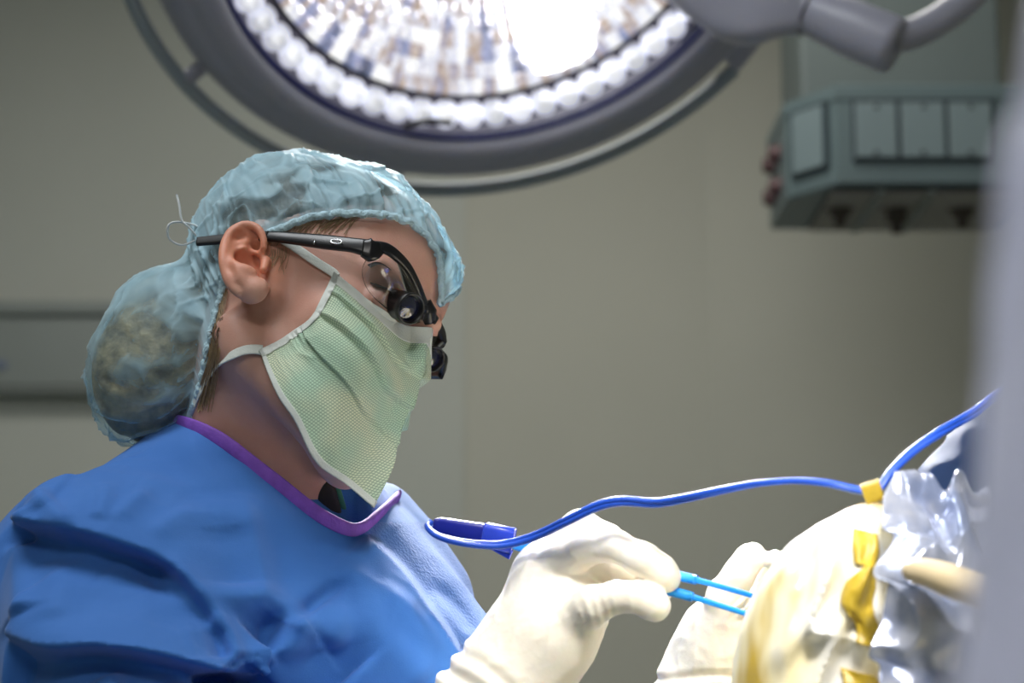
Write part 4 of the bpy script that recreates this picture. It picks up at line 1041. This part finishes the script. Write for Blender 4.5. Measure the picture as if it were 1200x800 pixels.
def glove_l(P):
    d = chain(P, [(800, 880, 1.44, 52), (824, 800, 1.43, 46), (846, 748, 1.425, 42), (868, 722, 1.435, 34)], .02)
    d = smin(d, chain(P, [(835, 760, 1.41, 30), (850, 702, 1.395, 23), (866, 672, 1.39, 18), (876, 658, 1.39, 17), (884, 649, 1.39, 13)], .004), .014)
    for ch in ([(872, 722, 1.44, 25), (902, 684, 1.43, 18), (914, 662, 1.40, 15), (908, 657, 1.385, 12)], [(885, 730, 1.455, 24), (925, 686, 1.44, 18), (936, 662, 1.405, 15), (930, 656, 1.39, 12)],
               [(890, 752, 1.46, 23), (935, 722, 1.45, 17), (950, 700, 1.41, 14), (944, 694, 1.39, 12)], [(885, 775, 1.46, 21), (928, 757, 1.45, 15), (942, 740, 1.42, 13), (936, 734, 1.40, 11)]):
        d = smin(d, chain(P, ch, .004), .006)
    m = np.abs(d) < .02; X = P[m]; x, y, dd = proj(X)
    ax = (y - 775)
    d[m] -= smooth(0, 30, ax) * .002 * np.sin(ax * .3 + 2 * noise(X * 30, 6)) + .0006 * ridged(X * 50 + noise(X * 20, 8)[:, None], 2, 9) + np.exp(-((x - 874) / 14) ** 2 - ((y - 712) / 10) ** 2) * .0018 * np.sin((x + y) * .5)
    return d
cc = np.array([W(x, y, z) for x in (730, 985) for y in (620, 880) for z in (1.34, 1.52)]); lo = cc.min(0); lo[2] = 1.12
v_, f_ = surface_nets(glove_l, lo, cc.max(0), .0015)
mk('surgical_glove', v_, f_, M['glove'], person)['label'] = 'cream latex glove holding the draped edge'

# ------------------------------------------------------------------ forceps and cable
fo = empty('bipolar_forceps', W(700, 665, 1.31))
tag(fo, 'blue insulated two-pronged forceps held in the gloved hand', 'forceps')
pa = [W(598, 633, 1.345), W(640, 645, 1.345), W(720, 662, 1.33), W(786, 673, 1.312), W(830, 683, 1.30), W(900, 703, 1.275)]
pb = [W(600, 638, 1.345), W(640, 652, 1.345), W(720, 680, 1.33), W(784, 692, 1.300), W(830, 705, 1.29), W(900, 727, 1.265)]
for p in (pa, pb):
    q = spline(np.array(p), 60); rr = np.interp(np.linspace(0, 1, 60), [0, .55, .70, .715, 1], [.0026, .0028, .0027, .0018, .0015])
    ti = mk('prong', *tube(q, rr / .0026, 14, flat=(.0026, .0022), upv=UP), M['tine'], fo)
    mk('thick_sleeve', *tube(q[36:43], .0031, 14), M['tine'], ti)
co = empty('bipolar_cable', W(555, 630, 1.345))
tag(co, 'blue twin cable with dark blue plug looping behind the gloved hand to the drape', 'cable')
cb = [(505, 612, 1.352), (501, 617, 1.345), (512, 627, 1.335), (535, 634, 1.33), (565, 638, 1.328), (592, 637.5, 1.325), (627, 628, 1.315), (663, 611, 1.29), (700, 593, 1.275), (729, 587, 1.27), (770, 589, 1.265), (810, 582, 1.255), (847, 574, 1.245), (890, 566, 1.235), (935, 563, 1.225), (970, 566, 1.215), (1000, 573, 1.21), (1020, 576, 1.205), (1032, 570, 1.205), (1045, 552, 1.21), (1070, 528, 1.22), (1102, 506, 1.23), (1140, 484, 1.25), (1180, 455, 1.27), (1240, 440, 1.31), (1300, 500, 1.36), (1340, 620, 1.42), (1380, 760, 1.46)]
cw3 = spline(np.array([W(*p) for p in cb]), 260)
for sgn in (-1, 1):
    tw = np.linspace(0, 9, 260); off_ = np.sin(tw)[:, None] * UP * .0013 + np.cos(tw)[:, None] * FW * .0013
    mk('wire', *tube(cw3 + sgn * off_, .0019, 12), M['cable'], co)
p0, p1, p2 = W(508, 614, 1.352), W(568, 625, 1.348), W(602, 634, 1.345)
ax_ = nrm(p2 - p0); up_ = nrm(UP - ax_ * (UP @ ax_))
pg = tube(np.array([p0, p0 + ax_ * .004, p1 - ax_ * .002, p1]), [.55, .85, 1, .95], 20, flat=(.0062, .0045), upv=up_)
pl_ = mk('plug', *pg, M['plug'], co)
mk('plug_shell', *tube(np.array([p1 - ax_ * .001, p1 + ax_ * .001, p2 - ax_ * .001, p2]), [.95, 1.05, 1.2, 1.1], 20, flat=(.0070, .0052), upv=up_), M['plug2'], pl_)
mk('plug_wing', *tube(np.array([p1 + ax_ * .002 - up_ * .006, p2 - up_ * .009]), [.6, 1], 10, flat=(.003, .003), upv=up_), M['plug2'], pl_)

# ------------------------------------------------------------------ the draped patient
DZ = 1.19
def drape_fn(P):
    d = chain(P, [(1022, 638, DZ, 50), (995, 700, DZ, 82), (958, 730, DZ, 70), (948, 800, DZ, 80), (950, 880, DZ, 95)], .02)
    d = smin(d, chain(P, [(1050, 660, DZ + .03, 70), (1090, 760, DZ + .03, 120), (1060, 900, DZ + .03, 150)], .02), .02)
    m = np.abs(d) < .02; X = P[m]; x, y, dd = proj(X)
    fl_ = ridged(np.stack([(x + y * .35) / 42, (y - x * .2) / 150, dd * 8], -1) + .35 * noise(X * 18, 4)[:, None], 2, 61)
    d[m] -= .0055 * fl_ * smooth(620, 680, y) * smooth(895, 940, x + .2 * (y - 700)) + .0012 * fbm(X * 30, 2, 7)
    d[m] -= .004 * np.exp(-((x - 985 - (730 - y) * .28) / 7) ** 2) * smooth(610, 650, y) * smooth(760, 700, y)
    return d
cc = np.array([W(x, y, z) for x in (840, 1260) for y in (570, 900) for z in (DZ - .1, DZ + .13)]); lo = cc.min(0); lo[2] = 1.09
v_, f_ = surface_nets(drape_fn, lo, cc.max(0), .0018, 1)
def table_fn(P):
    q = np.abs(P - np.array([.72, 1.30, .55])) - np.array([.56, .28, .53]) + .06
    d = np.linalg.norm(np.maximum(q, 0), axis=1) + np.minimum(q.max(1), 0) - .06
    d = d - .008 * np.sin(P[:, 0] * 40 + 4 * noise(P * 4, 3)) * smooth(1.0, .6, P[:, 2])
    return smin(d, rc(P, [.22, 1.24, 1.06], [.42, 1.28, 1.06], .08, .10), .08)
tv_, tf_ = surface_nets(table_fn, (.06, .94, -.02), (1.36, 1.66, 1.14), .014, 1)
V, F = join((v_, f_), (tv_, tf_))
dr = mk('surgical_drape', V, F, M['film'], None)
tag(dr, 'white and yellow film drape wrapped over the operation site at lower right', 'surgical drape')
# yellow adhesive patches following the drape
def patch(name, pts, hw, nrow, lift, seed, label):
    tp = spline(np.array(pts, float), nrow); h_ = np.interp(np.linspace(0, 1, nrow), np.linspace(0, 1, len(hw)), hw); s_ = np.linspace(-1, 1, 16)
    px = (tp[:, None, :] + np.stack([h_[:, None] * s_[None], .25 * h_[:, None] * s_[None]], -1)).reshape(-1, 2)
    rows = cast(drape_fn, px, .9).reshape(nrow, 16, 3)
    for _ in range(3): rows[:, 1:-1] = (rows[:, :-2] + rows[:, 2:] + 2 * rows[:, 1:-1]) / 4
    wv = lift * (1.2 + 1.3 * noise(np.stack([tp[:, None, 1] / 26 + 0 * px[:, 0].reshape(nrow, 16), 1.3 * s_[None] + 0 * rows[..., 0], 0 * rows[..., 0] + seed], -1), seed))
    rows = rows - FW * wv[..., None]
    o = mk(name, rows.reshape(-1, 3), grid_faces(nrow, 16), M['tape'], dr); solidify(o, .0006); o['label'] = label
patch('adhesive_patch', [(1013, 622), (1014, 640), (1013, 662)], [14, 16, 13], 30, .002, 5, 'olive yellow adhesive patch')
patch('adhesive_strip', [(1019, 662), (1006, 690), (1004, 712), (1016, 735), (1016, 756)], [6, 18, 20, 14, 13], 60, .003, 6, 'folded yellow adhesive strip')
patch('adhesive_patch', [(1004, 786), (1010, 800), (1012, 830)], [20, 24, 26], 24, .003, 7, 'yellow adhesive strip at the bottom')
o = mk('tape_tab', *tube(spline(np.array([W(1012, 580, DZ - .01), W(1020, 577, DZ - .01), W(1033, 573, DZ - .01)]), 14), 1, 10, flat=(.006, .0015), upv=UP), M['tape'], dr)
# crumpled clear sheet
def crumple_sheet(name, L, R, nu, nv, amp, fr, seed, m, lump=0):
    """ruled between two pixel/depth polylines, creased"""
    A = spline(np.array([W(*p) for p in L]), nv); B = spline(np.array([W(*p) for p in R]), nv)
    u = np.linspace(0, 1, nu)[:, None, None]; G = A[None] * (1 - u) + B[None] * u
    q = G * fr + .5 * noise(G * fr * .7, seed + 9)[..., None]; h = 1.5 - 3 * np.abs(noise(q, seed)) + .5 - 1.2 * np.abs(noise(q * 1.9 + 4, seed + 1))
    G = G - FW * (amp * h + lump * np.sin(np.pi * u[..., 0]))[..., None] + UP * (amp * .5 * noise(q * .8, seed + 5))[..., None]
    G = G + (RI * .011 + UP * .006) * (noise(np.stack([np.linspace(0, 9, nv)[None] + 0 * G[..., 0], 0 * G[..., 0], 0 * G[..., 0] + seed], -1), 7) * (1 - u[..., 0]))[..., None] + UP * (.010 * noise(np.stack([np.linspace(0, 6, nu)[:, None] + 0 * G[..., 0], 0 * G[..., 0], 0 * G[..., 0] + 2], -1), 8) * (1 - np.linspace(0, 1, nv)[None]))[..., None]
    return G.reshape(-1, 3), grid_faces(nu, nv)
v_, f_ = crumple_sheet('x', [(1040, 568, 1.17), (1030, 640, 1.14), (1026, 700, 1.12), (1020, 760, 1.11), (1010, 830, 1.10)], [(1152, 552, 1.19), (1165, 640, 1.16), (1170, 720, 1.14), (1175, 780, 1.13), (1180, 850, 1.12)], 90, 130, .009, 19, 3, M['sheet'], .01)
sh = mk('plastic_sheet', v_, f_, M['sheet']); solidify(sh, .0008)
tag(sh, 'crumpled silvery clear plastic sheet beside the yellow strip', 'plastic sheet')
tb = spline(np.array([W(1062, 668, 1.10), W(1090, 672, 1.09), W(1135, 688, 1.075), (W(1165, 698, 1.07))]), 24)
o = mk('beige_tube', *tube(tb, np.interp(np.linspace(0, 1, 24), [0, .08, .5, 1], [.004, .0065, .0085, .009]), 24), M['beige'])
tag(o, 'short blurred beige tube poking out of the silvery sheet', 'tube')
# dark blue drape behind
def bd_fn(P):
    d = chain(P, [(1118, 566, 1.62, 34), (1165, 520, 1.64, 38), (1230, 480, 1.66, 60)], .02)
    d = smin(d, chain(P, [(1110, 640, 1.62, 60), (1200, 640, 1.67, 120)], .02), .04)
    d = smin(d, rc(P, W(1170, 640, 1.67), [.46, 1.76, .98], .06, .13), .05)
    return d - .003 * ridged(P * 18, 2, 4)
cc = np.array([W(x, y, z) for x in (1000, 1440) for y in (380, 1240) for z in (1.50, 2.0)])
v_, f_ = surface_nets(bd_fn, cc.min(0), cc.max(0), .004, 1)
o = mk('blue_drape', v_, f_, M['bluedrape']); tag(o, 'dark blue cloth drape raised behind the silvery sheet', 'blue drape')

# ------------------------------------------------------------------ blurred covered stand close to the camera
fd = .36
ledge = [(1260, -120), (1244, 0), (1232, 50), (1214, 95), (1204, 150), (1194, 230), (1180, 330), (1160, 470), (1140, 580), (1130, 700), (1118, 820), (1105, 960)]
rows = []
for x, y in spline(np.array(ledge, float), 120):
    e = W(x, y, fd); r = .055
    a = np.linspace(0, 2 * np.pi, 64, endpoint=False); c = e + RI * (r + .005) + np.array([0, .02, 0])
    wv = 1 + .05 * np.sin(a * 7 + y * .004) + .03 * np.sin(a * 13 + 1.3 + y * .01)
    rows.append(c + r * (np.cos(a) * wv)[:, None] * RI + r * (np.sin(a) * wv)[:, None] * np.array([0, 1, 0]))
rows = np.array(rows); b0_ = rows[-1]; top_c = rows[0].mean(0)
down = [np.concatenate([(b0_[:, :2] - b0_[:, :2].mean(0)) * (1 + .9 * k) + b0_[:, :2].mean(0) + [.03 * k, 0], np.full((64, 1), b0_[:, 2].mean() * (1 - k))], 1) for k in np.linspace(.1, 1, 10)]
upr = [np.concatenate([(rows[0][:, :2] - top_c[:2]) * (1 - k) + top_c[:2], np.full((64, 1), top_c[2] + .03 * math.sqrt(max(0, k)))], 1) for k in (.98, .7, .35, .1)]
allr = np.array(upr + list(rows) + down)
o = mk('covered_stand', allr.reshape(-1, 3), grid_faces(len(allr), 64, False, True) + [tuple(range(64)), tuple((len(allr) - 1) * 64 + k for k in range(64))[::-1]], M['fore'])
tag(o, 'out of focus lavender grey plastic-covered stand at the right edge', 'covered stand')
